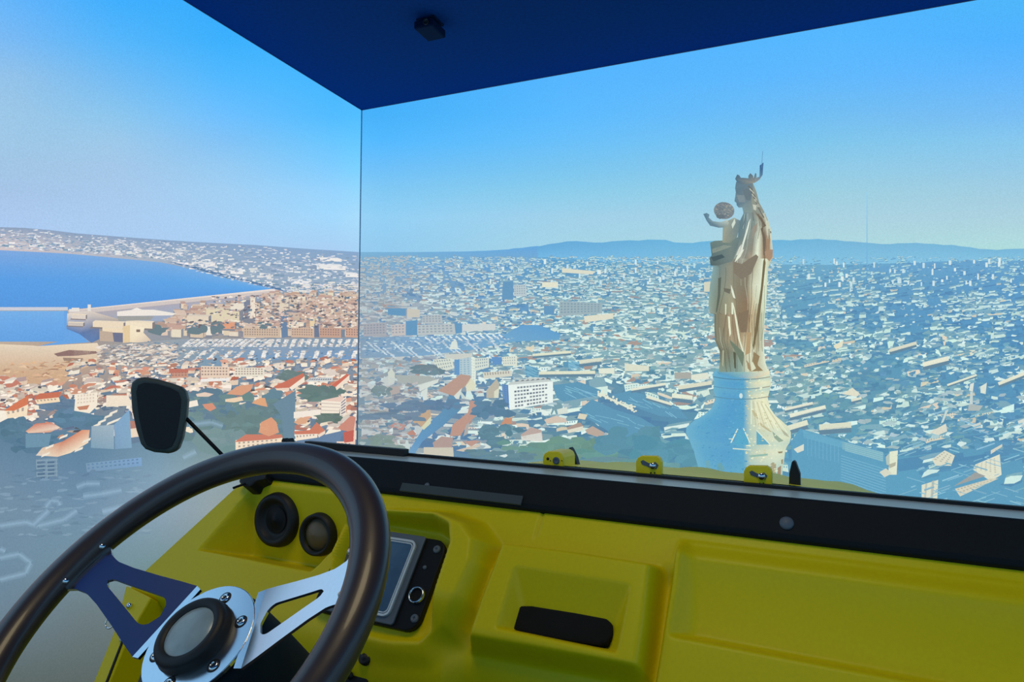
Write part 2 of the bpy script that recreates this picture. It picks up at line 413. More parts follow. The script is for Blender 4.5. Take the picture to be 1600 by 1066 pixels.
# sea
def scol(x, t):
    a = mixc((108, 160, 226), (98, 168, 232), max(0, x) / 440); m = mixc((66, 148, 234), (72, 158, 236), max(0, x) / 440)
    return mixc(a, m, min(1, t * 2.2)) if t < .55 else mixc(m, (62, 142, 228), (t - .55) / .45)
SB = [(-1500, 484), (0, 484), (105, 484), (440, 455)]
xs = [-1500, -1100, -750, -450, -250, -100, 0, 35, 70, 105, 150, 200, 250, 300, 350, 400, 440]
L.rows('sea', [[(x, interp(HB, x) * (1 - t) + max(interp(SB, x), interp(HB, x)) * t, scol(x, t)) for x in xs] for t in (0, .12, .3, .5, .62, .75, 1)])
L.rows('sea', [[(x, y, c) for x in (-1500, -700, 0, 60, 104)] for y, c in ((486, (98, 168, 236)), (505, (88, 160, 236)), (534, (78, 152, 230)))])
L.poly('sea', [(100, 486), (106, 486), (104, 514), (122, 520), (140, 535), (60, 541), (100, 532)], (84, 156, 232))
# breakwater and inner basin
L.poly('breakwater', [(440, 458), (350, 472), (300, 499), (145, 507), (135, 488)], [(160, 158, 172), (158, 165, 190), (140, 162, 200), (150, 160, 180), (170, 160, 168)])
L.poly('breakwater', [(440, 451), (442, 457), (140, 489), (108, 490), (106, 485)], (205, 192, 188))
L.poly('breakwater', [(440, 450), (440, 453), (140, 483), (108, 485)], (232, 218, 208))
L.poly('breakwater', [(-1500, 481), (106, 480), (106, 485), (-1500, 486)], (196, 200, 214))
for x, w, h in ((112, 12, 6), (137, 5, 11), (108, 6, 4)):
    L.poly('breakwater', [(x, 487), (x + w, 487), (x + w, 487 - h), (x, 487 - h)], (228, 222, 215))
# coastal town specks on the hills
for _ in range(2700):
    x = rnd.uniform(-1450, 560); t = rnd.random() ** .8
    y = interp(SKYLINE_L, x) * (1 - t) + interp(HB, x) * t + 2
    if x < 270 and t > .82: continue
    if x < 120 and rnd.random() < .55: continue
    s = 1 + t * 1.8
    c = jit(mixc((205, 212, 222), (235, 232, 228), t), 14) if rnd.random() < (.3 if x < 200 else .52) else jit(mixc((128, 158, 192), (112, 146, 174), t), 12)
    w = rnd.uniform(1.5, 5) * s; h = rnd.uniform(.7, 1.5) * s
    L.poly('hill_town', [(x, y), (x + w, y + rnd.uniform(-.5, 1)), (x + w, y - h), (x, y - h)], c)
L.poly('hill_town', [(262, 409), (300, 419), (350, 433), (442, 455), (444, 452), (352, 429), (300, 415)], (70, 112, 160))
for x, y, w, h in ((495, 415, 45, 6), (455, 440, 32, 7), (470, 449, 26, 5), (500, 404, 34, 4), (540, 428, 20, 5), (520, 447, 40, 4), (310, 412, 26, 5), (360, 424, 20, 4)):
    L.house('hill_town', x, y + h, w, h, .03, (238, 234, 230), (225, 226, 228), (125, 150, 180))
for _ in range(900):                                        # town behind the port
    y = rnd.uniform(446, 470); x = rnd.uniform(452 - (y - 446) * .4, 566)
    L.poly('hill_town', [(x, y), (x + rnd.uniform(4, 12), y + .5), (x + rnd.uniform(4, 10), y - rnd.uniform(1, 3)), (x, y - rnd.uniform(1, 3))],
           jit((222, 214, 206), 16) if rnd.random() < .5 else jit((112, 142, 165), 16))

def hf_place():
    x = rnd.uniform(-200, 560); t = rnd.random() ** .75
    return x, interp(SKYLINE_L, x) * (1 - t) + interp(HB, x) * t + 2
L.flecks('hill_town', 1900, hf_place, lambda x, y: None if x < 270 and y > interp(HB, x) - 3 else jit(rnd.choice([(206, 212, 224), (226, 230, 234), (132, 160, 196), (118, 150, 186), (176, 188, 206)]), 8), lambda x, y: (rnd.uniform(3, 9), rnd.uniform(.9, 2.2)))
# old town on the far side of the port
WL = [(226, 205, 175), (214, 190, 165), (236, 220, 195), (205, 182, 160), (222, 196, 172)]
for k in range(520):
    y = 462 + 66 * (k / 520) ** .9; x0 = 300 - (y - 462) * 1.0; x = rnd.uniform(max(175, x0 + 110 * (y < 480)), 575)
    if x < 270 and y < 500: continue
    s = .75 + (y - 462) / 75
    L.house('old_town', x, y, rnd.uniform(6, 16) * s, rnd.uniform(4, 8) * s, rnd.uniform(-.03, .06), jit(rnd.choice(WL), 10),
            jit(rnd.choice([(196, 160, 140), (182, 150, 138), (206, 180, 160)]), 10), jit((128, 130, 142), 12), rnd.choice((-1, 1)))
for x, y, w, h, c in ((322, 503, 52, 20, (222, 208, 172)), (360, 484, 24, 9, (232, 220, 200)), (292, 512, 34, 18, (226, 208, 182)), (390, 497, 9, 30, (236, 222, 200)),
                      (381, 497, 9, 28, (112, 122, 146)), (433, 486, 18, 20, (222, 205, 180)), (452, 484, 14, 15, (205, 184, 162)), (424, 486, 4, 22, (190, 186, 186)),
                      (347, 514, 20, 10, (226, 150, 112)), (322, 524, 9, 15, (238, 226, 208)), (451, 512, 24, 8, (232, 216, 188)), (484, 510, 8, 12, (232, 205, 158)),
                      (378, 518, 46, 8, (212, 184, 158))):
    L.house('old_town', x, y, w, h, .02, c, mixc(c, (200, 190, 180), .5), (120, 126, 140), 1, .15, .12)
L.poly('old_town', [(438, 493), (448, 490), (450, 527), (440, 528)], (92, 122, 160))
for x, w, c in ((455, 36, (206, 172, 146)), (499, 34, (196, 152, 130)), (540, 22, (205, 158, 134)), (380, 58, (206, 178, 152))):
    q = [(x, 512), (x + w, 513), (x + w, 528), (x, 527)]
    L.poly('old_town', q, c); L.windows('old_town', q, max(4, int(w / 4)), 3, mixc(c, (96, 84, 96), .55), .04, .12, .5, .55)
L.poly('old_town', [(491, 506), (498, 506), (499, 527), (491, 527)], (96, 112, 140)); L.poly('old_town', [(533, 515), (539, 515), (539, 527), (533, 527)], (110, 126, 146))
for x, y, rx, ry in ((246, 516, 18, 8), (308, 515, 16, 10), (338, 512, 12, 11), (412, 509, 10, 6)):
    L.ell('old_town', x, y, rx, ry, (92, 118, 128))

# fort and headland
L.poly('fort', [(105, 490), (140, 486), (190, 500), (155, 512), (155, 530), (143, 536), (124, 522), (104, 514)], [(226, 214, 200), (220, 205, 190), (180, 165, 150), (96, 112, 150), (70, 104, 160), (76, 118, 180), (72, 110, 170), (80, 120, 180)])
for x, y, w, h, c in ((112, 498, 22, 6, (220, 206, 192)), (106, 509, 24, 5, (200, 188, 178)), (145, 511, 48, 8, (236, 214, 182)), (160, 519, 34, 7, (238, 214, 178)), (196, 512, 42, 9, (240, 222, 190))):
    L.house('fort', x, y, w, h, .04, c, (232, 214, 186), (120, 112, 116), 1, .3, .1)
L.poly('fort', [(156, 517), (176, 519), (178, 534), (156, 533)], (188, 164, 142))
L.poly('fort', [(192, 510), (203, 508), (203, 535), (192, 536)], (228, 198, 150))
L.poly('fort', [(203, 508), (226, 512), (224, 520), (236, 532), (230, 536), (203, 535)], [(246, 228, 192), (246, 232, 200), (240, 220, 186), (222, 190, 160), (210, 190, 170), (240, 218, 180)])
L.poly('fort', [(176, 520), (192, 521), (192, 535), (178, 534)], (96, 104, 134))
L.poly('fort', [(213, 515), (219, 515), (219, 519), (213, 519)], (124, 100, 90))
L.poly('ferry', [(183, 487), (210, 484), (240, 484), (276, 490), (270, 493), (183, 494)], (236, 228, 218))
L.poly('ferry', [(205, 484), (214, 481), (222, 484)], (240, 234, 226))
L.poly('ferry', [(182, 494), (240, 494), (236, 500), (186, 502)], (150, 152, 150))
L.poly('headland', [(-1500, 540), (0, 538), (50, 540), (60, 541), (110, 538), (152, 536), (158, 548), (156, 566), (120, 580), (100, 600), (-1500, 610)],
       [(230, 208, 176), (234, 214, 182), (230, 208, 182), (226, 205, 178), (224, 200, 172), (236, 216, 186), (214, 192, 168), (205, 178, 152), (206, 166, 128), (204, 160, 120), (206, 164, 124)])
L.poly('headland', [(84, 553), (108, 547), (150, 549), (156, 552), (120, 556), (90, 557)], (132, 98, 94))
L.poly('headland', [(98, 559), (130, 560), (128, 565), (100, 564)], (150, 122, 104))
for _ in range(1100):
    x = rnd.uniform(-1450, 112); y = rnd.uniform(566, 596)
    L.poly('headland', [(x, y), (x + rnd.uniform(6, 18), y + rnd.uniform(-2, 2)), (x + rnd.uniform(3, 12), y - rnd.uniform(1, 4))], jit(rnd.choice([(222, 176, 132), (196, 146, 108), (230, 190, 150), (176, 132, 104)]), 10))

# marina
MAR = [(158, 540), (280, 530), (562, 528), (562, 562), (440, 562), (330, 572), (250, 585), (200, 574), (168, 560)]
L.poly('marina', MAR, [(150, 148, 148), (140, 155, 168), (112, 142, 168), (100, 146, 196), (100, 145, 190), (108, 145, 172), (112, 142, 160), (150, 150, 152), (160, 152, 146)])
for r0, r1, xa, xb, st, dx in ((531, 543, 300, 424, 9.5, -17), (531, 543, 424, 562, 12, -5), (549, 561, 300, 400, 20, -12), (549, 561, 395, 560, 20, -4)):
    x = xa
    while x < xb:
        x0 = x + rnd.uniform(-1, 1)
        for k in range(9):
            t = k / 9; bx = x0 + dx * t; by = r0 + (r1 - r0) * t
            for sd in (-1, 1):
                L.poly('marina', [(bx, by), (bx + sd * rnd.uniform(2.5, 4.6), by + .8), (bx + sd * rnd.uniform(2.5, 4.2), by - .8), (bx, by - 1.2)], jit(rnd.choice([(235, 232, 226), (222, 214, 206), (196, 190, 188), (240, 238, 234)]), 8))
        x += st
for k in range(7):
    x0 = 330 - k * 22; y0 = 546 + k * .8
    for j in range(14):
        t = j / 14; bx = x0 - 34 * t; by = y0 + 22 * t
        L.poly('marina', [(bx, by), (bx + rnd.uniform(3, 6), by + rnd.uniform(-.5, 1)), (bx + rnd.uniform(2, 5), by - 1.6), (bx - 2, by - .8)], jit(rnd.choice([(236, 230, 222), (205, 196, 190), (120, 118, 124), (226, 216, 206)]), 8))
for _ in range(330):
    x = rnd.uniform(150, 270); y = rnd.uniform(540, 572)
    L.poly('marina', [(x, y), (x + rnd.uniform(4, 14), y - rnd.uniform(0, 3)), (x + rnd.uniform(3, 12), y - rnd.uniform(2, 5)), (x - 1, y - 1.4)], jit(rnd.choice([(230, 214, 196), (160, 146, 140), (205, 190, 178), (128, 124, 130), (240, 228, 212)]), 8))

L.flecks('marina', 420, lambda: (rnd.uniform(160, 560), rnd.uniform(534, 572)), lambda x, y: None if not inside(x, y, MAR) else jit(rnd.choice([(112, 144, 168), (150, 152, 156), (92, 128, 160), (214, 210, 206), (170, 160, 154)]), 8), lambda x, y: (rnd.uniform(3, 8), rnd.uniform(1.2, 3.2)))
# the near quarter: cream walls, red roofs, trees
RD = [(198, 118, 92), (208, 134, 106), (190, 104, 82), (216, 152, 122), (182, 116, 100)]
LT = [(240, 222, 196), (232, 208, 180), (244, 232, 212), (226, 198, 170), (238, 226, 206)]
GREEN1 = [(345, 690), (365, 640), (420, 620), (440, 660), (440, 700), (420, 712), (370, 720)]
def near_left(n, ya, yb, dens):
    for k in range(n):
        y = ya + (yb - ya) * k / n; x = rnd.uniform(-1400, 572)
        if rnd.random() > dens(x, y): continue
        s = .42 + (y - 560) / 150
        w, h = rnd.uniform(12, 30) * s, rnd.uniform(6, 12) * s
        fl = x < 130
        lit = jit(rnd.choice(LT), 8); roof = jit(rnd.choice(RD if rnd.random() < .45 else [(205, 188, 172), (222, 206, 190), (160, 138, 130)]), 12)
        L.house('red_roof_houses', x, y, w, h, rnd.uniform(-.25, .05) if not fl else rnd.uniform(-.35, -.05), lit, roof, jit((88, 112, 142), 14), rnd.choice((-1, 1)), rnd.uniform(.5, .9), .25, rnd.uniform(.1, .3))
def dens(x, y):
    if y < 600 and x < 100: return 0
    if y < 578: return .95
    if y < 640: return .9 if x < 230 or x > 440 else .55
    if x > 300 and x < 450 and y > 640: return .05
    if x > 450: return .5
    return .2
near_left(2400, 568, 690, dens)
def lf_place(): return rnd.uniform(-1400, 562), rnd.uniform(560, 690)
def lf_col(x, y):
    if x < 110 and y < 600: return None
    if y > 640 and 130 < x < 460: return None
    if y > 650 and rnd.random() < .5: return None
    r = rnd.random()
    return jit((250, 234, 212) if r < .42 else (200, 134, 108) if r < .54 else (180, 156, 140) if r < .70 else (92, 110, 132) if r < .87 else (70, 72, 84), 12)
def lf_size(x, y):
    k = .5 + (y - 540) / 150; return rnd.uniform(4, 12) * k, rnd.uniform(2, 5) * k
L.flecks('red_roof_houses', 3600, lf_place, lf_col, lf_size)
def of_place(): return rnd.uniform(285, 562), rnd.uniform(462, 512)
L.flecks('old_town', 700, of_place, lambda x, y: None if x < 330 and y < 500 else jit(rnd.choice([(240, 226, 208), (226, 200, 182), (206, 176, 164), (140, 120, 120), (96, 92, 102), (90, 118, 142)]), 10), lambda x, y: (rnd.uniform(3, 9), rnd.uniform(1.4, 3.6)))
for _ in range(200):
    x = rnd.uniform(280, 440); y = rnd.uniform(612, 690)
    L.ell('trees', x, y, rnd.uniform(5, 16), rnd.uniform(3, 8), jit(rnd.choice([(84, 122, 142), (92, 128, 132), (80, 116, 138), (96, 130, 130)]), 5), 9)
for x, y, rx, ry, c in ((455, 588, 24, 10, (92, 118, 118)), (500, 615, 34, 14, (86, 116, 114)), (510, 652, 22, 10, (88, 112, 104)), (386, 660, 45, 22, (92, 124, 126)), (345, 690, 40, 22, (104, 138, 142)),
                        (90, 632, 34, 12, (84, 116, 146)), (120, 655, 40, 16, (74, 116, 146)), (20, 668, 30, 20, (72, 114, 142)), (50, 690, 40, 16, (70, 112, 142)), (420, 640, 20, 12, (88, 120, 128))):
    L.ell('trees', x, y, rx, ry, c, 18)
    for _ in range(16): L.ell('trees', x + rnd.uniform(-.9, .9) * rx, y + rnd.uniform(-.8, .8) * ry, rx * rnd.uniform(.15, .4), ry * rnd.uniform(.15, .4), jit(c, 9), 8)
L.poly('trees', [(426, 632), (462, 610), (460, 690), (445, 700), (440, 650)], (92, 128, 150))  # street shade as flat blue colour, here and in the next polygon
L.poly('trees', [(462, 690), (540, 672), (524, 702), (470, 705)], (88, 120, 158))

def big(part, roofp, roofc, walls):
    for q, c, win in walls:
        L.poly(part, q, c)
        if win: L.windows(part, q, win[0], win[1], mixc(c, (110, 100, 104), .6), .06, .18, .45, .5)
    if roofp: L.poly(part, roofp, roofc)
B = 'red_roof_houses'
big(B, [(428, 604), (474, 583), (476, 588), (452, 606), (430, 607)], (204, 102, 78), [([(430, 605), (452, 606), (452, 611), (432, 610)], (236, 205, 180), None), ([(452, 606), (476, 587), (476, 597), (456, 610)], (244, 226, 204), None)])
big(B, [(518, 602), (542, 584), (546, 586), (524, 605)], (208, 96, 74), [([(524, 605), (546, 586), (546, 594), (526, 610)], (240, 220, 196), None)])
big(B, [(366, 691), (384, 679), (440, 679), (442, 684), (420, 687)], (204, 112, 88), [([(368, 688), (441, 684), (442, 696), (368, 706)], (244, 222, 190), (9, 2))])
big(B, [(404, 676), (408, 660), (424, 652), (432, 660), (436, 676), (420, 682)], (222, 148, 108), [([(406, 662), (420, 660), (422, 672), (407, 674)], (238, 190, 140), None)])
big(B, [(393, 630), (406, 622), (414, 622), (418, 636), (408, 634)], (226, 158, 110), [])
big(B, [(352, 624), (378, 620), (380, 626), (366, 629), (352, 628)], (238, 206, 168), [])
big(B, [(354, 616), (370, 604), (396, 600), (392, 610), (378, 618)], (218, 150, 112), [])
big(B, [(316, 632), (332, 630), (338, 638), (328, 643), (320, 638)], (214, 136, 106), [])
big(B, [(306, 616), (320, 613), (334, 616), (326, 620), (308, 620)], (228, 200, 178), [])
big(B, [(294, 628), (308, 625), (310, 634), (295, 637)], (244, 232, 212), [])
# white apartment block near the corner
L.poly('apartment_block', [(502, 626), (534, 619), (541, 624), (541, 630), (503, 628)], (232, 196, 178))
q1 = [(502, 626), (532, 628), (530, 646), (502, 646)]; q2 = [(532, 628), (541, 619), (541, 648), (531, 650)]
L.poly('apartment_block', q1, (244, 230, 208)); L.poly('apartment_block', q2, (236, 222, 205))
for k in range(3): L.poly('apartment_block', [(502, 629.5 + k * 5.5), (531.5, 631 + k * 5.4), (531.4, 632.4 + k * 5.2), (502, 631 + k * 5.4)], (206, 188, 176))
for k in range(5): L.poly('apartment_block', [(533, 629 + k * 4.2), (540, 623 + k * 4.8), (540, 625 + k * 4.8), (533, 631 + k * 4.2)], (120, 116, 130))
big(B, None, None, [([(459, 644), (500, 640), (501, 648), (459, 654)], (242, 230, 214), None)])
big(B, [(459, 674), (498, 671), (496, 678), (461, 679)], (206, 110, 84), [([(461, 679), (496, 677), (496, 684), (462, 689)], (244, 226, 202), (6, 1))])
big(B, [(484, 672), (495, 660), (508, 673), (498, 679)], (206, 112, 84), [([(496, 678), (508, 672), (508, 678), (498, 684)], (238, 214, 190), None)])
big(B, [(528, 668), (548, 650), (556, 652), (552, 676), (532, 672)], (204, 128, 108), [([(548, 654), (556, 652), (555, 700), (546, 698)], (240, 200, 176), (2, 5))])
big(B, [(536, 676), (553, 672), (552, 690), (538, 692)], (196, 84, 70), [([(526, 690), (552, 690), (552, 706), (526, 702)], (240, 208, 186), (4, 2))])
big(B, [(459, 660), (470, 652), (482, 656), (478, 662), (466, 664)], (220, 160, 120), [])
L.poly('apartment_block#2', [(486, 590), (520, 590), (520, 596), (476, 596)], (200, 205, 205)); L.windows('apartment_block#2', [(486, 591), (520, 591), (519, 596), (478, 596)], 10, 1, (84, 96, 116), .02, .2, .6, .6)
# apartment rows below the marina
for x, y, w, h, c, n in ((314, 590, 44, 18, (232, 204, 178), 9), (367, 588, 46, 14, (232, 222, 200), 10), (268, 590, 26, 14, (200, 140, 116), 5), (264, 582, 30, 6, (190, 104, 86), 0)):
    q = [(x, y - h), (x + w, y - h + 1), (x + w, y), (x, y + 1)]; key = 'apartment_block#r%d' % x; L.poly(key, q, c)
    if n: L.windows(key, q, n, 3, mixc(c, (110, 84, 84), .6), .02, .1, .6, .5)
L.poly('apartment_block#r314', [(314, 592), (358, 591), (358, 595), (313, 597)], (238, 234, 228))
# houses at the lower left
big(B, [(53, 622), (62, 615), (97, 612), (92, 621), (54, 625)], (202, 100, 70), [([(54, 624), (92, 621), (94, 628), (58, 632)], (244, 216, 176), (6, 1))])
big(B, [(6, 642), (30, 626), (45, 618), (44, 632), (22, 642)], (216, 108, 68), [([(8, 642), (44, 632), (42, 650), (12, 654)], (246, 222, 186), (4, 1)), ([(-20, 640), (8, 642), (12, 654), (0, 660), (-20, 660)], (246, 234, 214), None)])
q = [(118, 617), (152, 613), (152, 634), (140, 646), (116, 642)]; L.poly('apartment_block#3', q, (244, 230, 206))
L.windows('apartment_block#3', [(120, 616), (151, 613), (151, 632), (119, 636)], 6, 3, (216, 196, 176), .05, .1, .5, .5)
L.poly(B, [(120, 636), (140, 633), (136, 640), (124, 641)], (196, 122, 90))
L.poly('apartment_block#4', [(166, 618), (200, 618), (206, 630), (206, 634), (166, 636)], (240, 222, 196))
L.poly(B, [(40, 674), (56, 662), (80, 660), (94, 668), (78, 676), (44, 677)], [(222, 150, 120), (206, 110, 86), (206, 106, 82), (232, 206, 184), (206, 130, 104), (230, 190, 160)])
L.poly(B, [(56, 712), (66, 700), (98, 690), (128, 672), (140, 672), (138, 692), (110, 708), (90, 714)], [(222, 206, 190), (224, 190, 160), (206, 120, 88), (222, 138, 100), (228, 160, 124), (244, 218, 184), (244, 220, 186), (230, 200, 170)])
for x, y in ((70, 712), (76, 700), (98, 684), (122, 704), (134, 690), (150, 666), (158, 660), (168, 652), (176, 646), (172, 662), (182, 658)):
    L.poly(B, [(x - 6, y + 3), (x + 7, y - 2), (x + 8, y - 6), (x - 4, y - 1)], (238, 228, 208))
L.poly('shaded_blocks', [(143, 666), (178, 664), (178, 702), (142, 700)], [(140, 166, 184), (150, 176, 192), (122, 158, 182), (112, 152, 178)])
L.poly('shaded_blocks', [(178, 664), (202, 640), (206, 700), (180, 702)], [(112, 156, 196), (112, 160, 200), (116, 160, 192), (106, 148, 186)])
L.poly('shaded_blocks', [(40, 678), (80, 678), (76, 698), (40, 700)], (92, 138, 166))
q = [(134, 724), (221, 715), (222, 728), (136, 738)]; L.poly('shaded_blocks', q, [(106, 146, 176), (112, 158, 206), (106, 152, 200), (104, 142, 176)])
L.windows('shaded_blocks', q, 12, 2, (84, 126, 168), .02, .1, .5, .45)
q = [(56, 718), (90, 714), (88, 750), (58, 752)]; L.poly('shaded_blocks', q, (100, 134, 160))
for k in range(5):
    for j in range(2): L.poly('shaded_blocks', [(58 + j * 15, 722 + k * 6), (70 + j * 15, 721 + k * 6), (70 + j * 15, 724 + k * 6), (58 + j * 15, 725 + k * 6)], (66, 100, 134))
    L.line('shaded_blocks', 57, 720 + k * 6, 90, 718.5 + k * 6, 1.6, (122, 154, 176))
for x in (57, 73, 88): L.line('shaded_blocks', x, 718, x + 1, 750, 1.4, (118, 150, 172))
L.flecks('shaded_blocks', 900, lambda: (rnd.uniform(-900, 230), rnd.uniform(735, 840)), lambda x, y: jit(mixc(LAND_L(x, y), rnd.choice([(150, 182, 206), (78, 112, 142)]), .28), 5), lambda x, y: (rnd.uniform(8, 26), rnd.uniform(1.5, 5)))
for pts in ([(120, 762), (134, 756), (156, 756)], [(130, 776), (160, 772), (190, 766)], [(0, 822), (40, 816), (60, 822), (100, 812), (120, 798)], [(0, 872), (30, 866), (48, 880), (40, 896), (0, 906)], [(52, 820), (76, 798)],
            [(72, 792), (80, 782), (92, 784), (94, 790)], [(160, 800), (200, 790)], [(286, 716), (306, 706)], [(296, 664), (330, 660), (348, 666)], [(0, 858), (8, 862)]):
    for a, b in zip(pts, pts[1:]):
        base = LAND_L((a[0] + b[0]) / 2, (a[1] + b[1]) / 2)
        for wd, t in ((11, .12), (8, .22), (5, .34), (2.5, .5)): L.line('shaded_blocks', a[0], a[1], b[0], b[1], wd, mixc(base, (150, 190, 220), t))

L.build(root_L, {'hills': ('hazy grey hills along the far shore',), 'sea': ('flat blue bay',), 'breakwater': ('pale breakwater across the bay',),
    'hill_town': ('small white houses scattered over the hills', 'stuff'), 'old_town': ('beige old town on the far side of the port', 'stuff'), 'fort': ('square sandstone fort at the harbour mouth',),
    'ferry': ('white ferry moored inside the breakwater',), 'headland': ('sunlit tan headland',), 'marina': ('rows of white boats at the moorings', 'stuff'),
    'red_roof_houses': ('cream houses with red tiled roofs', 'stuff'), 'trees': ('dark green tree clumps and blue street shade between houses', 'stuff'), 'apartment_block': ('cream flat-roofed apartment blocks',), 'shaded_blocks': ('blue shaded buildings at the foot of the view', 'stuff')})

# ------------------------------------------------------------------ picture on the front wall
R = Pic('F')
root_F = thing('projected_city_view', front_pt(1.8, 0, .002), 'projected view over a dense pale city with a statue, on the right-hand wall', 'projection')
add_base(root_F, 'backdrop', base_grid('F', LF, '', ''), 'clear blue sky above hazy blue land')
# mountains
MB_ = [(560, 400), (760, 404), (860, 402), (960, 410), (1100, 412), (1300, 414), (1450, 410), (1600, 408), (2100, 408)]
xs = list(range(760, 2000, 14))
def mcol(x, t):
    a = mixc((86, 152, 216), (98, 170, 220), min(1, (x - 760) / 300)); b = mixc((100, 170, 228), (128, 186, 226), min(1, (x - 760) / 400))
    if x > 1200: a = mixc(a, (112, 172, 216), min(1, (x - 1200) / 150))
    return mixc(a, b, t)
R.rows('mountains', [[(x, (interp(SKYLINE_F, x) + math.sin(x * .21) * .5 + math.sin(x * .083) * .7) * (1 - t) + interp(MB_, x) * t, mcol(x, t)) for x in xs] for t in (0, .15, .5, 1)])
R.poly('mountains', [(1352, 420), (1400, 413), (1450, 409), (1520, 407), (1600, 408), (2000, 408), (2000, 424), (1352, 424)], (94, 152, 204))
R.rows('mountains', [[(x, interp(SKYLINE_F, x) * (1 - t) + 414 * t, mixc(mixc((118, 168, 212), (92, 156, 222), (x - 560) / 260), (116, 160, 205), t)) for x in (562, 600, 640, 680, 720, 760, 800, 840)] for t in (0, 1)])

# dense city, far to near
KEEP = [[(630, 712), (650, 680), (690, 640), (700, 615), (722, 640), (690, 668), (645, 716)],                 # avenue
        [(815, 512), (840, 508), (876, 522), (874, 532), (820, 530)],
        [(860, 600), (940, 592), (1085, 640), (1085, 665), (1000, 690), (905, 640)]]                          # streets in shade
def city(n, ya, yb):
    for k in range(n):
        t = k / n; y = ya + (yb - ya) * (t ** 1.25)
        x = rnd.uniform(556, 1960)
        d = max(0., (y - 398))
        s = .4 + d / 100
        blue = min(1, max(0, (x - 620) / 260))
        right = x > 1215
        # where the picture holds few lit walls
        p = .95
        cl_ = math.sin(x * .031 + y * .02 + 1) + math.sin(y * .071 - x * .013) + .7 * math.sin(x * .083 - y * .05) + .6 * math.sin(x * .17 + y * .11)
        if right: p = .20 + .17 * cl_
        else: p = .8 + .12 * cl_
        if 1090 < x < 1215 and y > 590: p = .5
        if 560 < x < 720 and 520 < y < 555: p = .25
        if x < 780 and y > 600: p = .35
        if 800 < x < 1090 and y > 650: p = .12
        if right and y > 690 and x < 1420: p = .2
        if any(inside(x, y, q) for q in KEEP): p *= .1
        if rnd.random() > p: continue
        w = rnd.uniform(4.5, 12) * s; h = rnd.uniform(1.6, 3.6) * s
        if rnd.random() < .06: h *= 2.4; w *= .6
        if rnd.random() < .2: w *= 1.7; h *= .8
        haze = max(0., 1 - d / 130)
        lit = mixc((206, 208, 212), (216, 232, 222), blue)
        if rnd.random() < .3: lit = mixc(lit, (230, 242, 238), .7)
        if right: lit = mixc(lit, (190, 226, 226), .5)
        if rnd.random() < .12: lit = mixc(lit, (226, 190, 160), .7)
        lit = mixc(jit(lit, 12), (158, 196, 224), haze * .5)
        if x < 640: lit = mixc(lit, (170, 170, 180), .5)
        base = LAND_F(x, y)
        shade = mixc(jit(base, 8), (62, 104, 150), .3)
        roof = mixc(jit(mixc((172, 168, 165), (150, 172, 178), blue), 14), base, .45)
        if rnd.random() < .1 and not right: roof = mixc((196, 140, 120), base, .3 + haze * .4)
        if right: sl = -.22 if y > 560 else -.1
        elif 850 < x < 1120 and y > 560: sl = rnd.choice((-.12, -.16, .32)) if y > 590 else -.08
        else: sl = rnd.uniform(-.06, .1)
        sl += rnd.uniform(-.05, .05)
        R.house('city', x, y, w, h, sl, lit, roof, shade, rnd.choice((-1, 1)), rnd.uniform(.3, .9), .2, rnd.uniform(.12, .35))
        if s > 1.8 and rnd.random() < .35:
            R.windows('city', [(x, y - h), (x + w, y + sl * w - h), (x + w, y + sl * w), (x, y)], max(2, int(w / 4)), max(1, int(h / 5)), mixc(lit, shade, .6), .05, .15, .5, .5)
def streaks(n, ya, yb):
    for _ in range(n):
        x = rnd.uniform(560, 1900); y = rnd.uniform(ya, yb); s = .4 + (y - 398) / 90
        c = mixc(LAND_F(x, y), (56, 100, 158), rnd.uniform(.2, .5)); w = rnd.uniform(8, 22) * s
        sl = -.15 if x > 1215 else .1
        R.line('city', x, y, x + w, y + sl * w, rnd.uniform(1.2, 3) * s, c)
streaks(500, 405, 470)
city(5200, 402, 470)
streaks(400, 470, 560)
city(5000, 470, 560)
streaks(260, 560, 740)
city(3000, 560, 700)
city(420, 700, 880)
def fl_place(): return rnd.uniform(562, 1900), 402 + 300 * rnd.random() ** 1.3
def fl_col(x, y):
    if y > 600 and x < 1215 and rnd.random() < .7: return None
    if any(inside(x, y, q) for q in KEEP): return None
    b = LAND_F(x, y); hz = max(0, 1 - (y - 398) / 130)
    r = rnd.random()
    if x > 1215 and r < .36 and rnd.random() < .72: r = .6 + r
    if r < .30: c = mixc((212, 232, 230), (150, 192, 224), hz * .6)
    elif r < .5: c = mixc((196, 206, 204), b, .3)
    elif r < .85: c = mixc(b, (72, 122, 166), .35)
    else: c = mixc(b, (150, 176, 172), .4)
    if x < 660: c = mixc(c, (150, 158, 178), .35)
    return jit(c, 10)
def fl_size(x, y):
    k = .5 + (y - 398) / 120; return rnd.uniform(2.5, 8) * k, rnd.uniform(1.2, 3.2) * k
R.flecks('city', 9000, fl_place, fl_col, fl_size)
# far white tower blocks
for _ in range(90):
    x = rnd.choice([rnd.uniform(700, 1100), rnd.uniform(1250, 1590)]); y = rnd.uniform(412, 450); w = rnd.uniform(2, 4); h = rnd.uniform(4, 9)
    R.poly('city', [(x, y), (x + w, y), (x + w, y - h), (x, y - h)], mixc((236, 238, 236), (160, 200, 226), rnd.uniform(.1, .6)))
F_ = 'city_blocks'
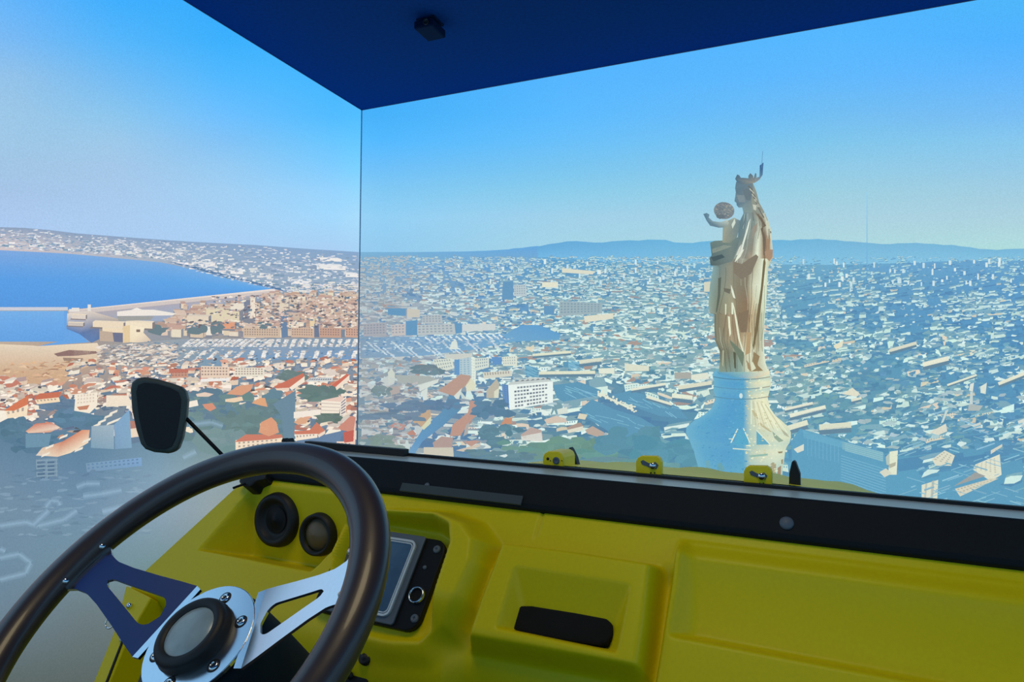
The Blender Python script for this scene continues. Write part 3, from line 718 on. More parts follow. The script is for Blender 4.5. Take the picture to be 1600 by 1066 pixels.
# named blocks in the middle distance
for q, c, win in (([(847, 441), (872, 441), (872, 449), (847, 449)], (230, 222, 200), None), ([(878, 419), (930, 424), (926, 429), (878, 426)], (222, 214, 196), None),
                  ([(803, 446), (822, 444), (823, 463), (803, 463)], (182, 194, 204), (5, 4)),
                  ([(874, 471), (941, 474), (941, 490), (874, 494)], (150, 170, 182), (12, 4)), ([(912, 494), (958, 490), (958, 498), (914, 504)], (226, 216, 196), None),
                  ([(652, 508), (710, 506), (712, 522), (652, 524)], (182, 186, 192), (9, 3)), ([(660, 493), (690, 492), (692, 506), (660, 506)], (176, 180, 188), (6, 3)),
                  ([(722, 507), (774, 506), (774, 516), (722, 518)], (206, 206, 208), None), ([(612, 508), (634, 506), (634, 524), (612, 525)], (196, 182, 184), (4, 3)),
                  ([(568, 506), (604, 504), (604, 525), (568, 526)], (164, 160, 172), (7, 4)), ([(636, 482), (656, 484), (656, 496), (636, 496)], (202, 190, 180), None),
                  ([(1100, 441), (1112, 440), (1112, 456), (1100, 456)], (214, 206, 184), None)):
    R.poly(F_, q, c)
    if win: R.windows(F_, q, win[0], win[1], mixc(c, (92, 112, 142), .45), .03, .1, .55, .5)
for q in ([(606, 482), (634, 482), (634, 494), (606, 492)], [(634, 502), (652, 500), (652, 524), (634, 524)], [(786, 440), (802, 440), (802, 468), (784, 468)], [(710, 504), (722, 506), (722, 520), (712, 522)], [(850, 478), (866, 478), (866, 492), (850, 492)]):
    R.poly(F_, q, (92, 140, 188))
# old port water with moored boats
R.poly('port', [(563, 527), (660, 526), (790, 522), (815, 508), (840, 508), (876, 522), (874, 531), (800, 534), (740, 546), (660, 556), (563, 560)],
       [(132, 146, 174), (122, 156, 200), (104, 154, 202), (86, 146, 208), (86, 148, 208), (88, 148, 204), (94, 152, 200), (104, 156, 204), (112, 160, 208), (124, 158, 200), (134, 150, 180)])
for k in range(13):
    x = 664 + k * 9.6; y = 527 - k * .35
    R.line('port', x, y, x + 10, y + 7, 2.4, (226, 230, 232)); R.line('port', x + 3, y + 4.5, x + 12, y + 8.5, 1.2, (170, 186, 206))
R.flecks('port', 260, lambda: (rnd.uniform(566, 800), rnd.uniform(526, 556)), lambda x, y: None if y > 560 - (x - 563) * .11 else jit(rnd.choice([(176, 192, 214), (150, 170, 200), (206, 216, 226), (96, 134, 184)]), 8), lambda x, y: (rnd.uniform(3, 9), rnd.uniform(1.2, 2.6)))
for k in range(16):
    x = 572 + k * 13; y = 534 + (k % 3) * 5
    for j in range(6): R.line('port', x + j * 3.0, y + j * 2.6, x + j * 3.0 + rnd.uniform(4, 7), y + j * 2.6 + 2.5, rnd.uniform(1.2, 2.2), jit((192, 204, 220), 16))
R.poly(F_, [(702, 546), (706, 534), (710, 532), (714, 534), (716, 546)], (216, 220, 214))
# blue shaded street and avenue
R.poly('avenue', [(633, 714), (648, 690), (662, 668), (690, 644), (700, 620), (716, 616), (720, 640), (694, 664), (660, 690), (644, 716)],
       [(112, 152, 196), (92, 140, 190), (88, 136, 184), (84, 132, 180), (88, 132, 172), (86, 130, 168), (84, 128, 166), (86, 132, 178), (90, 138, 190), (112, 152, 196)])
for q in ([(863, 602), (905, 597), (940, 610), (935, 618), (880, 628), (870, 622)], [(905, 640), (925, 624), (960, 640), (1000, 652), (1040, 676), (1000, 690), (960, 680), (915, 652)], [(955, 618), (985, 610), (1020, 622), (1060, 636), (1075, 655), (1030, 650), (985, 634)],
          [(820, 570), (840, 575), (842, 590), (822, 588)], [(880, 566), (910, 566), (912, 576), (880, 574)]):
    R.poly('avenue', q, (84, 140, 178))
    x0 = min(p[0] for p in q); x1 = max(p[0] for p in q); yc = sum(p[1] for p in q) / len(q)
    for k in range(14):
        x = rnd.uniform(x0 + 8, x1 - 24); y = yc + rnd.uniform(-7, 7) + (x - (x0 + x1) / 2) * .22
        R.line('avenue', x, y, x + rnd.uniform(10, 24), y + rnd.uniform(4, 9), 1.1, jit((120, 172, 204), 10))
# long lit terraces
for x0, y0, x1, y1, w in ((938, 616, 990, 641, 3), (832, 555, 892, 550, 4), (842, 583, 930, 582, 5), (986, 609, 1040, 600, 4), (1060, 606, 1112, 598, 6), (1050, 618, 1082, 622, 7), (905, 566, 940, 562, 6), (1010, 620, 1050, 632, 4),
                          (1234, 650, 1290, 636, 6), (1222, 672, 1262, 660, 8), (1280, 668, 1330, 664, 9), (1226, 640, 1270, 630, 4), (1330, 626, 1346, 622, 4), (1442, 570, 1482, 560, 7), (1390, 548, 1432, 536, 5), (1560, 600, 1600, 584, 5), (1480, 602, 1526, 586, 3)):
    R.line(F_, x0, y0 + w * .8, x1, y1 + w * .8, w, (92, 122, 150)); R.line(F_, x0, y0, x1, y1, w, jit((228, 222, 200), 8))
for _ in range(60):
    t = rnd.random(); x = 935 + t * 60 + rnd.uniform(-6, 6); y = 614 + t * 27 + rnd.uniform(-4, 4)
    R.ell(F_, x, y, 1.8, 1.4, (230, 226, 206), 6)
# tall slab and neighbours
def blk(key, qs):
    for q, c, win in qs:
        R.poly(key, q, c)
        if win: R.windows(key, q, win[0], win[1], win[2], .05, .08, win[3], win[4])
blk('tower_block', [([(718, 556), (736, 556), (738, 588), (718, 590)], (176, 194, 206), (3, 8, (140, 166, 190), .5, .5)), ([(736, 556), (744, 560), (743, 608), (735, 610), (737, 588)], (226, 230, 220), (2, 10, (196, 204, 200), .5, .4)),
                    ([(694, 554), (738, 552), (738, 558), (712, 562), (696, 560)], (202, 200, 194), None), ([(710, 562), (718, 562), (718, 586), (710, 586)], (92, 140, 196), None)])
blk(F_, [([(676, 562), (706, 560), (710, 576), (684, 582)], (216, 216, 204), (7, 3, (150, 160, 164), .5, .5)), ([(742, 560), (764, 559), (764, 574), (742, 580)], (214, 216, 206), (6, 3, (140, 156, 168), .5, .5)), ([(784, 558), (808, 556), (808, 572), (786, 572)], (222, 220, 204), (6, 3, (150, 164, 176), .4, .5)),
         ([(768, 558), (784, 558), (784, 570), (770, 570)], (90, 136, 196), None), ([(754, 582), (800, 579), (800, 588), (756, 592)], (214, 206, 192), (10, 1, (160, 150, 146), .5, .5)), ([(935, 576), (960, 575), (960, 584), (936, 584)], (228, 226, 208), None),
         ([(976, 568), (1014, 572), (1014, 580), (976, 580)], (222, 218, 198), None), ([(1080, 586), (1106, 582), (1108, 592), (1080, 594)], (226, 222, 204), None), ([(1054, 582), (1080, 582), (1080, 592), (1054, 592)], (166, 162, 156), None)])
blk('white_balcony_block', [([(784, 600), (794, 602), (796, 641), (786, 624)], (84, 122, 182), (2, 9, (112, 150, 206), .6, .3)), ([(794, 602), (864, 596), (864, 629), (796, 641)], (238, 240, 238), None),
                            ([(796, 598), (812, 594), (830, 590), (850, 590), (864, 596), (794, 602)], (196, 200, 200), None)])
for r in range(6):
    for c_ in range(11):
        if (r * 7 + c_ * 3) % 11 == 0: continue
        u0 = .13 + c_ * .069; v0 = .10 + r * .15
        def bl(u, v):
            top = np.array((794, 602)) * (1 - u) + np.array((864, 596)) * u; bot = np.array((796, 641)) * (1 - u) + np.array((864, 629)) * u
            return tuple(top * (1 - v) + bot * v)
        R.poly('white_balcony_block', [bl(u0, v0), bl(u0 + .05, v0), bl(u0 + .05, v0 + .075), bl(u0, v0 + .075)], rnd.choice([(92, 104, 122), (110, 120, 136), (128, 136, 148)]))
for k in range(7): R.poly('white_balcony_block', [(804 + k * 8, 597 - k * .6), (809 + k * 8, 594 - k * .6), (812 + k * 8, 596 - k * .6)], (112, 116, 124))
# red roofed rows and villas at the left
D_ = 'terracotta_houses'
for q, c in (([(684, 611), (720, 585), (735, 587), (735, 596), (709, 619)], (186, 142, 128)), ([(728, 602), (736, 590), (743, 600), (742, 609), (729, 612)], (224, 216, 188)), ([(709, 619), (722, 606), (716, 628)], (214, 214, 208)),
             ([(703, 682), (707, 664), (731, 645), (735, 626), (750, 628), (754, 641), (731, 662), (720, 681)], (190, 138, 124)), ([(750, 632), (755, 640), (753, 655), (749, 646)], (206, 208, 206)), ([(728, 664), (733, 660), (731, 678), (724, 682)], (170, 160, 160)),
             ([(760, 610), (776, 592), (780, 600), (778, 622), (760, 622)], (186, 172, 156)), ([(772, 612), (780, 606), (779, 622), (772, 622)], (220, 214, 190)),
             ([(645, 660), (650, 647), (672, 640), (674, 652), (660, 668)], (196, 156, 126)), ([(658, 668), (674, 650), (673, 662), (662, 672)], (214, 208, 172)),
             ([(662, 699), (708, 699), (709, 714), (697, 718), (662, 712)], (206, 192, 176)), ([(676, 692), (690, 682), (708, 684), (706, 700), (678, 700)], (176, 142, 138)), ([(654, 718), (664, 710), (680, 712), (682, 718)], (192, 150, 136)),
             ([(712, 704), (748, 694), (752, 690), (750, 698), (724, 706)], (208, 186, 170)), ([(724, 690), (742, 688), (750, 690), (736, 698)], (190, 140, 128)),
             ([(606, 696), (625, 686), (642, 690), (640, 702), (628, 702)], (196, 206, 206)), ([(608, 666), (618, 660), (634, 664), (630, 672), (612, 672)], (190, 134, 130)), ([(634, 676), (645, 672), (650, 678), (646, 686)], (190, 126, 112)),
             ([(608, 672), (614, 668), (614, 680), (608, 680)], (214, 220, 224)), ([(782, 664), (790, 652), (800, 650), (800, 662), (786, 664)], (204, 134, 104)), ([(790, 648), (798, 642), (804, 652), (792, 654)], (196, 176, 150)),
             ([(813, 680), (830, 668), (846, 672), (848, 684), (820, 686)], (186, 156, 150)), ([(814, 682), (846, 676), (848, 690), (815, 688)], (218, 210, 204)), ([(885, 668), (906, 660), (912, 666), (888, 672)], (170, 140, 130)),
             ([(886, 672), (911, 666), (911, 672), (888, 677)], (226, 214, 196)), ([(914, 672), (926, 666), (944, 676), (944, 686), (918, 678)], (186, 158, 146)), ([(948, 678), (962, 674), (964, 686), (950, 688)], (224, 196, 160)),
             ([(850, 656), (868, 650), (884, 654), (886, 660), (854, 662)], (214, 186, 170)), ([(870, 640), (886, 636), (888, 646), (872, 648)], (216, 218, 208)), ([(905, 646), (918, 648), (914, 656), (902, 654)], (222, 206, 180)),
             ([(555, 616), (606, 588), (618, 590), (616, 600), (563, 622)], (196, 198, 200)), ([(606, 582), (612, 576), (617, 584), (616, 598), (607, 600)], (206, 206, 196)), ([(618, 586), (672, 588), (684, 594), (660, 602), (622, 598)], (166, 168, 168)),
             ([(652, 602), (686, 592), (684, 598), (656, 612)], (214, 214, 210)), ([(606, 606), (630, 602), (632, 616), (612, 620)], (176, 158, 156)), ([(658, 612), (668, 606), (668, 624), (662, 628)], (214, 216, 212)), ([(625, 604), (632, 602), (632, 616), (627, 618)], (210, 216, 216))):
    R.poly(D_, q, c)
for _ in range(150):
    x, y = rnd.uniform(563, 650), rnd.uniform(600, 700)
    R.poly(D_, [(x, y), (x + rnd.uniform(3, 12), y + rnd.uniform(-2, 2)), (x + rnd.uniform(3, 10), y - rnd.uniform(2, 5)), (x - 1, y - rnd.uniform(1, 4))], jit(rnd.choice([(170, 164, 168), (150, 140, 146), (120, 130, 150), (186, 176, 176)]), 8))
T_ = 'trees'
for x, y, rx, ry, c in ((596, 612, 14, 9, (112, 134, 142)), (668, 578, 26, 8, (104, 124, 140)), (640, 636, 40, 9, (98, 118, 150)), (610, 650, 50, 8, (106, 122, 150)), (690, 632, 26, 8, (92, 118, 156)), (770, 640, 30, 14, (82, 116, 150)), (780, 680, 34, 16, (86, 122, 144)), (602, 690, 22, 10, (120, 140, 138)),
                        (590, 706, 40, 10, (122, 140, 138)), (840, 706, 60, 18, (96, 138, 132)), (890, 700, 50, 18, (98, 142, 130)), (940, 712, 40, 18, (96, 140, 136)), (990, 690, 50, 22, (80, 132, 158)), (1040, 710, 50, 24, (78, 136, 164)), (880, 726, 90, 12, (100, 136, 150)), (780, 712, 50, 10, (92, 122, 140)), (1000, 730, 60, 14, (96, 142, 150))):
    for _ in range(26):
        R.ell(T_, x + rnd.uniform(-.9, .9) * rx, y + rnd.uniform(-.8, .8) * ry, rx * rnd.uniform(.15, .45), ry * rnd.uniform(.2, .5), jit(c, 6), 8)
# apartment slabs at the right
S_ = 'slab_block'
blk(S_, [([(1236, 690), (1250, 670), (1380, 706), (1384, 716), (1392, 745), (1400, 786), (1240, 762)], (84, 148, 188), None), ([(1254, 672), (1316, 690), (1316, 700), (1256, 684)], (96, 160, 196), None), ([(1316, 690), (1380, 708), (1380, 722), (1316, 702)], (120, 168, 190), None)])
for k in range(11): R.line(S_, 1314, 712 + k * 4.2, 1384, 734 + k * 4.4, 1.1, (112, 170, 206))
for k in range(9): R.line(S_, 1262 + k * 6, 684 + k * 1.6, 1262 + k * 6, 712 + k * 1.4, .9, (104, 164, 204))
for k in range(5): R.line(S_, 1320, 692 + k * 3, 1380, 708 + k * 3, 1., (146, 186, 200))
blk('lit_tower', [([(1390, 706), (1403, 704), (1401, 742), (1388, 742)], (228, 226, 200), None), ([(1384, 714), (1390, 708), (1390, 728), (1385, 726)], (176, 188, 180), None), ([(1388, 726), (1400, 722), (1399, 728), (1390, 732)], (176, 172, 150), None), ([(1374, 738), (1384, 732), (1394, 740), (1382, 746)], (216, 210, 190), None)])
blk('lit_tower#2', [([(1440, 758), (1466, 750), (1464, 790), (1440, 786)], (220, 216, 194), None), ([(1456, 752), (1460, 751), (1457, 790), (1453, 790)], (176, 178, 172), None), ([(1446, 756), (1449, 755), (1446, 788), (1443, 788)], (186, 186, 176), None)])
blk('lit_slab', [([(1520, 734), (1524, 726), (1562, 710), (1565, 742), (1548, 752)], (226, 220, 198), (7, 5, (196, 188, 168), .6, .35)), ([(1492, 764), (1548, 748), (1560, 748), (1500, 776)], (214, 204, 182), (10, 2, (176, 168, 152), .5, .4)),
                 ([(1548, 704), (1566, 694), (1566, 698), (1548, 710)], (214, 206, 190), None), ([(1490, 760), (1540, 744), (1524, 738)], (150, 150, 150), None)])
blk('small_lit_blocks', [([(1456, 718), (1476, 704), (1492, 712), (1486, 728), (1462, 728)], (222, 214, 192), (5, 3, (176, 172, 160), .5, .4)), ([(1452, 676), (1478, 662), (1480, 674), (1466, 680)], (222, 212, 196), None), ([(1316, 616), (1332, 606), (1344, 616), (1338, 620)], (226, 216, 194), None),
                   ([(1516, 600), (1522, 598), (1520, 612), (1514, 610)], (220, 220, 212), None), ([(1532, 604), (1542, 598), (1540, 616), (1532, 614)], (220, 220, 208), None), ([(1514, 632), (1536, 634), (1530, 642), (1512, 642)], (170, 176, 176), None), ([(1516, 612), (1520, 612), (1520, 632), (1515, 632)], (196, 204, 204), None),
                   ([(1302, 540), (1318, 532), (1316, 542), (1306, 546)], (234, 220, 190), None), ([(1590, 658), (1606, 652), (1606, 664), (1592, 664)], (214, 214, 206), None), ([(1520, 664), (1532, 660), (1534, 668), (1522, 670)], (206, 206, 200), None),
                   ([(1240, 702), (1256, 694), (1256, 704), (1246, 708)], (220, 216, 200), None), ([(1470, 662), (1474, 660), (1482, 640), (1478, 640)], (200, 210, 206), None)])
for _ in range(120):
    x, y = rnd.uniform(1400, 1640), rnd.uniform(640, 800); w = rnd.uniform(6, 30); sl = rnd.choice((-.35, .3))
    R.line(S_, x, y, x + w, y + sl * w, rnd.uniform(.8, 2), jit((132, 178, 204), 14))

# ---- the statue on its round pedestal
def z1(x, y): return (1080 + x / 6.27, 230 + y / 6.27)
def z2(x, y): return (1080 + x / 5.33, 390 + y / 5.33)
def z3(x, y): return (1050 + x / 4.845, 560 + y / 4.845)
def P1(key, pts, c): R.poly(key, [z1(*p) for p in pts], c)
def P2(key, pts, c): R.poly(key, [z2(*p) for p in pts], c)
def P3(key, pts, c): R.poly(key, [z3(*p) for p in pts], c)
PD = 'statue_pedestal'
def prow(y, xl, xr, k=0., split=580):
    cs = [(0., (104, 168, 208)), (.15, (98, 164, 204)), (.35, (94, 158, 206)), (.5, (92, 160, 202))]
    r = []
    W = xr - xl
    for x, c in [(xl, (112, 172, 206)), (xl + W * .12, (96, 162, 204)), (xl + W * .35, (88, 154, 204)), (split - 40, (90, 160, 202)), (split + 18, (196, 204, 188)), (split + .35 * (xr - split), (222, 216, 190)), (split + .75 * (xr - split), (234, 228, 200)), (xr, (224, 220, 192))]:
        p = z3(x, y + 18 * (1 - ((x - (xl + xr) / 2) / (W / 2)) ** 2)); r.append((p[0], p[1], mixc(c, (118, 176, 200), k)))
    return r
R.rows(PD, [prow(y, a, b, k) for y, a, b, k in ((85, 335, 730, .2), (120, 305, 742, .1), (150, 310, 748, .3), (175, 320, 745, 0), (200, 318, 752, .1), (232, 312, 742, .35), (262, 320, 735, .1), (300, 330, 725, 0), (380, 300, 742, 0), (430, 240, 775, 0), (470, 170, 825, 0), (520, 110, 880, .1), (560, 105, 900, .2),
    (600, 120, 900, .1), (640, 140, 890, .3), (672, 150, 868, .2), (700, 165, 858, .1), (760, 180, 850, .2), (830, 200, 840, .4), (930, 240, 832, .6), (990, 240, 830, .6))])
P3(PD, [(330, 78), (560, 90), (730, 80), (742, 118), (640, 152), (480, 146), (350, 120)], [(128, 176, 190), (160, 190, 180), (236, 222, 190), (236, 218, 190), (212, 190, 160), (100, 160, 190), (84, 146, 190)])
for y, c in ((140, (96, 124, 140)), (212, (116, 160, 180)), (288, (112, 150, 160))):
    for k in range(12):
        t0, t1 = k / 12, (k + 1) / 12
        f = lambda t: z3(312 + 430 * t, y + 22 * (1 - (2 * t - 1) ** 2))
        a, b = f(t0), f(t1); R.line(PD, a[0], a[1], b[0], b[1], 1.3, mixc(mixc(c, (70, 130, 180), .5), (176, 152, 122), max(0, t0 * 2 - 1)))
for pts, c in (([(470, 650), (500, 560), (540, 528), (575, 600), (580, 655)], (92, 166, 202)), ([(640, 545), (690, 590), (735, 652), (640, 655)], (104, 166, 194)), ([(758, 552), (800, 590), (846, 625), (810, 636), (775, 605)], (150, 168, 154)), ([(820, 530), (870, 570), (890, 600), (850, 580)], (176, 176, 156)),
               ([(600, 380), (640, 420), (660, 470), (615, 430)], (196, 184, 152)), ([(660, 480), (760, 560), (740, 556), (655, 500)], (190, 178, 148)), ([(580, 735), (725, 722), (725, 736), (590, 750)], (150, 182, 174)), ([(800, 708), (838, 704), (834, 718), (808, 720)], (150, 136, 112)),
               ([(745, 800), (765, 786), (788, 800), (786, 930), (752, 930)], (170, 160, 136)), ([(800, 830), (826, 812), (822, 936), (795, 936)], (160, 136, 116)), ([(826, 770), (842, 762), (838, 800), (828, 802)], (160, 144, 120)),
               ([(250, 780), (280, 770), (300, 850), (260, 850)], (112, 164, 186)), ([(340, 800), (370, 790), (400, 840), (350, 870)], (108, 160, 176))):
    P3(PD, pts, c)
for a, b, w in (((498, 534), (446, 640), 1.8), ((430, 610), (460, 612), 1.2), ((460, 684), (600, 694), 1.5), ((540, 530), (590, 640), 1.6), ((640, 545), (740, 650), 1.6)):
    p, q = z3(*a), z3(*b); R.line(PD, p[0], p[1], q[0], q[1], w, (224, 226, 208))
def pd_place():
    return z3(rnd.uniform(150, 860), rnd.uniform(160, 900))
def pd_col(x, y):
    X, Y = (x - 1050) * 4.845, (y - 560) * 4.845
    a = interp([(85, 335), (300, 345), (430, 265), (520, 150), (640, 190), (930, 270)], Y); b = interp([(85, 720), (300, 712), (430, 750), (520, 850), (640, 850), (930, 800)], Y)
    if X < a + 25 or X > b - 25: return None
    return jit((86, 152, 198) if rnd.random() < .6 else (100, 164, 204), 4) if X < 560 else jit((206, 202, 172) if rnd.random() < .5 else (234, 232, 204), 6)
R.flecks(PD, 420, pd_place, pd_col, lambda x, y: (rnd.uniform(1.5, 6), rnd.uniform(1, 3)))
for k in range(9):                                          # ribs spreading down the cone
    xa, xb = 600 + k * 15, 600 + k * 34; p, q = z3(xa, 320 + k * 4), z3(xb, 500 + k * 8)
    R.line(PD, p[0], p[1], q[0], q[1], .9, (188, 182, 152) if k % 2 else (240, 238, 212))
R.ell(PD, *z3(522, 284), 2.8, 4.2, (206, 220, 226), 10)
RB = 'statue_robe'
g = [(60, [155, 250, 340, 420, 500, 545, 610, 680], [(118, 138, 140), (130, 146, 146), (152, 148, 138), (190, 184, 168), (162, 146, 130), (206, 190, 164), (242, 240, 216), (216, 182, 150)]),
     (150, [182, 245, 330, 400, 480, 545, 600, 642], [(146, 180, 186), (140, 152, 148), (168, 160, 142), (166, 150, 134), (162, 142, 122), (218, 208, 182), (242, 240, 216), (218, 214, 184)]),
     (300, [156, 235, 330, 380, 460, 515, 585, 632], [(152, 178, 176), (150, 156, 144), (174, 164, 142), (160, 146, 126), (156, 140, 120), (228, 218, 192), (240, 238, 214), (228, 228, 198)]),
     (450, [144, 222, 340, 390, 470, 510, 570, 625], [(166, 182, 172), (150, 150, 130), (188, 174, 144), (166, 142, 116), (166, 132, 106), (228, 204, 168), (226, 222, 192), (228, 230, 202)]),
     (525, [150, 215, 340, 390, 470, 505, 560, 615], [(168, 182, 172), (152, 148, 128), (188, 170, 140), (166, 138, 112), (168, 132, 104), (228, 198, 158), (200, 184, 150), (230, 232, 204)]),
     (540, [192, 235, 335, 390, 470, 504, 556, 613], [(150, 146, 126), (158, 146, 122), (190, 160, 130), (166, 136, 112), (170, 134, 104), (228, 196, 156), (186, 166, 130), (230, 232, 204)]),
     (650, [192, 245, 330, 392, 468, 500, 550, 608], [(152, 148, 128), (164, 150, 124), (188, 156, 126), (170, 140, 114), (186, 150, 114), (230, 200, 158), (174, 150, 114), (232, 234, 206)]),
     (760, [198, 250, 330, 400, 460, 500, 545, 605], [(156, 152, 132), (166, 156, 132), (186, 162, 132), (192, 164, 132), (216, 188, 148), (240, 226, 188), (188, 162, 122), (234, 236, 210)]),
     (850, [238, 280, 340, 400, 450, 500, 545, 608], [(140, 140, 120), (150, 142, 118), (156, 152, 132), (166, 168, 148), (222, 208, 178), (242, 232, 202), (202, 186, 152), (236, 236, 212)]),
     (940, [238, 285, 345, 410, 460, 510, 555, 618], [(150, 158, 140), (148, 150, 130), (150, 162, 148), (160, 178, 166), (224, 214, 184), (238, 228, 198), (212, 198, 168), (238, 236, 212)]),
     (1020, [230, 290, 350, 420, 470, 520, 570, 645], [(152, 168, 154), (152, 168, 154), (150, 172, 164), (162, 182, 172), (226, 220, 190), (236, 226, 196), (226, 216, 190), (240, 236, 210)])]
R.rows(RB, [[z2(x, y) + (c,) for x, c in zip(X, K)] for y, X, K in g])
def folds(key, rows, zf, n, seed, amp=.03):
    r2 = random.Random(seed)
    for k in range(n):
        t = (k + r2.uniform(.2, .8)) / n; ph = r2.uniform(0, 6.3); y0, y1 = sorted(r2.sample(range(len(rows)), 2))
        dark = r2.random() < .6; wd = r2.uniform(.5, 1.3); prev = None
        for i in range(y0, y1 + 1):
            for f in ((0, .33, .66) if i < y1 else (0,)):
                ya, Xa, Ka = rows[i]; yb, Xb, Kb = rows[min(i + 1, len(rows) - 1)]
                y = ya + (yb - ya) * f; tt = min(.98, max(.02, t + amp * math.sin(y * .009 + ph)))
                p = tt * (len(Xa) - 1); q = min(int(p), len(Xa) - 2); u = p - q
                x = (Xa[q] * (1 - u) + Xa[q + 1] * u) * (1 - f) + (Xb[q] * (1 - u) + Xb[q + 1] * u) * f
                c = mixc(Ka[q], Ka[q + 1], u); c = mixc(c, (92, 84, 74) if dark else (250, 248, 232), .32)
                pt = zf(x, y)
                if prev: R.line(key, prev[0], prev[1], pt[0], pt[1], wd, c)
                prev = pt
folds(RB, g, z2, 34, 3)
g1 = [(600, [505, 530, 560, 590, 620, 650, 672, 690], [(140, 160, 168), (150, 164, 166), (150, 164, 166), (160, 166, 160), (170, 168, 156), (150, 140, 126), (206, 200, 182), (206, 206, 190)]),
      (650, [512, 540, 580, 610, 650, 690, 715, 722], [(128, 152, 164), (136, 156, 164), (150, 162, 164), (158, 160, 154), (160, 150, 136), (186, 176, 158), (214, 210, 192), (214, 212, 194)]),
      (720, [478, 540, 580, 620, 660, 700, 735, 755], [(118, 144, 158), (128, 150, 160), (156, 166, 164), (150, 160, 158), (190, 186, 170), (150, 138, 124), (216, 210, 190), (218, 216, 196)]),
      (800, [465, 520, 570, 620, 670, 705, 745, 780], [(116, 144, 158), (130, 150, 156), (156, 164, 160), (150, 156, 152), (216, 210, 190), (150, 126, 108), (222, 214, 192), (220, 216, 194)]),
      (900, [455, 510, 560, 610, 660, 710, 750, 790], [(120, 144, 152), (136, 150, 150), (156, 160, 152), (160, 156, 146), (234, 230, 208), (170, 138, 112), (190, 158, 130), (228, 222, 200)]),
      (1000, [435, 500, 550, 600, 650, 710, 750, 798], [(128, 146, 148), (170, 166, 154), (160, 158, 148), (166, 152, 134), (240, 236, 214), (176, 140, 110), (180, 144, 116), (230, 222, 200)]),
      (1092, [398, 468, 530, 590, 640, 710, 755, 802], [(130, 146, 146), (190, 184, 168), (160, 150, 136), (196, 170, 146), (242, 238, 216), (186, 148, 118), (184, 148, 120), (222, 196, 168)])]
R.rows('statue_cloak', [[z1(x, y) + (c,) for x, c in zip(X, K)] for y, X, K in g1])
CK = 'statue_cloak'
folds(CK, g1, z1, 22, 5)
for pts, c in (([(560, 740), (580, 700), (560, 800), (520, 940), (490, 1060), (470, 1060), (505, 930)], (236, 234, 222)), ([(440, 1060), (470, 980), (495, 950), (470, 1060)], (226, 218, 206)), ([(600, 790), (650, 740), (640, 820), (600, 900)], (176, 160, 146)),
               ([(630, 640), (690, 690), (735, 770), (700, 790), (730, 900), (720, 1060), (708, 1060), (700, 880), (680, 800), (710, 770), (668, 700)], (140, 120, 104)), ([(770, 820), (785, 830), (780, 850)], (120, 96, 84)), ([(740, 900), (775, 900), (760, 1060), (735, 1060)], (190, 150, 122))):
    P1(CK, pts, c)
for pts, c in (([(425, 0), (440, 0), (410, 60), (360, 110), (380, 60)], (240, 234, 216)), ([(600, 100), (612, 60), (620, 110), (590, 400), (560, 640), (520, 840), (512, 800), (545, 560), (580, 320)], (146, 124, 92)), ([(345, 430), (360, 480), (385, 600), (410, 760), (448, 880), (430, 860), (390, 740), (365, 580)], (242, 234, 206)),
               ([(305, 555), (322, 560), (332, 700), (320, 728), (310, 640)], (244, 236, 206)), ([(282, 450), (294, 458), (292, 540), (282, 545)], (232, 226, 196)), ([(330, 290), (350, 340), (370, 410), (350, 400), (335, 350)], (238, 234, 214)), ([(335, 440), (352, 450), (350, 540), (336, 540)], (240, 236, 210)),
               ([(225, 240), (250, 230), (240, 400), (215, 520), (205, 520), (222, 380)], (116, 122, 112)), ([(385, 540), (480, 500), (460, 690), (410, 690)], (158, 132, 108)), ([(470, 690), (500, 690), (492, 860), (450, 880)], (206, 168, 126)), ([(320, 750), (440, 860), (430, 980), (380, 870), (330, 790)], (136, 146, 126)),
               ([(260, 840), (275, 840), (268, 980), (256, 960)], (190, 184, 156)), ([(350, 850), (372, 860), (372, 990), (360, 990)], (112, 112, 92)), ([(520, 850), (570, 890), (550, 960), (600, 1010), (500, 1016), (540, 990), (510, 930)], (176, 146, 108)), ([(460, 920), (490, 960), (500, 1020), (470, 990)], (190, 158, 120)),
               ([(350, 100), (420, 120), (540, 40), (560, 60), (500, 200), (420, 250), (350, 190)], (156, 138, 122)), ([(270, 320), (330, 330), (320, 370), (275, 350)], (136, 128, 116)), ([(610, 20), (640, 0), (680, 0), (678, 60), (650, 98), (625, 70)], (196, 154, 128))):
    P2(RB, pts, c)
HD = 'statue_head'
P1(HD, [(600, 340), (640, 440), (665, 540), (720, 640), (690, 660), (640, 640), (560, 560), (540, 420)], (164, 164, 154))
P1(HD, [(440, 340), (430, 400), (437, 440), (432, 480), (424, 530), (442, 545), (446, 570), (464, 592), (500, 592), (512, 640), (600, 640), (590, 520), (610, 430), (600, 340)], [(112, 138, 158), (116, 142, 164), (112, 138, 158), (126, 150, 168), (122, 146, 164), (112, 140, 162), (112, 142, 166), (120, 150, 172), (140, 162, 172), (146, 164, 168), (156, 168, 164), (140, 152, 158), (150, 152, 152), (130, 146, 158)])
P1(HD, [(445, 470), (520, 470), (530, 540), (470, 540)], (148, 158, 168))
P1(HD, [(500, 420), (560, 400), (600, 440), (580, 520), (540, 520)], (124, 138, 150))
for k in range(9):
    p, q = z1(560 + k * 12, 380 + k * 26), z1(600 + k * 14, 420 + k * 34); R.line(HD, p[0], p[1], q[0], q[1], 1.8, (206, 198, 184) if k % 2 else (130, 124, 120))
P1(HD, [(602, 560), (640, 570), (636, 620), (612, 612)], (214, 208, 194))
CR = 'statue_crown'
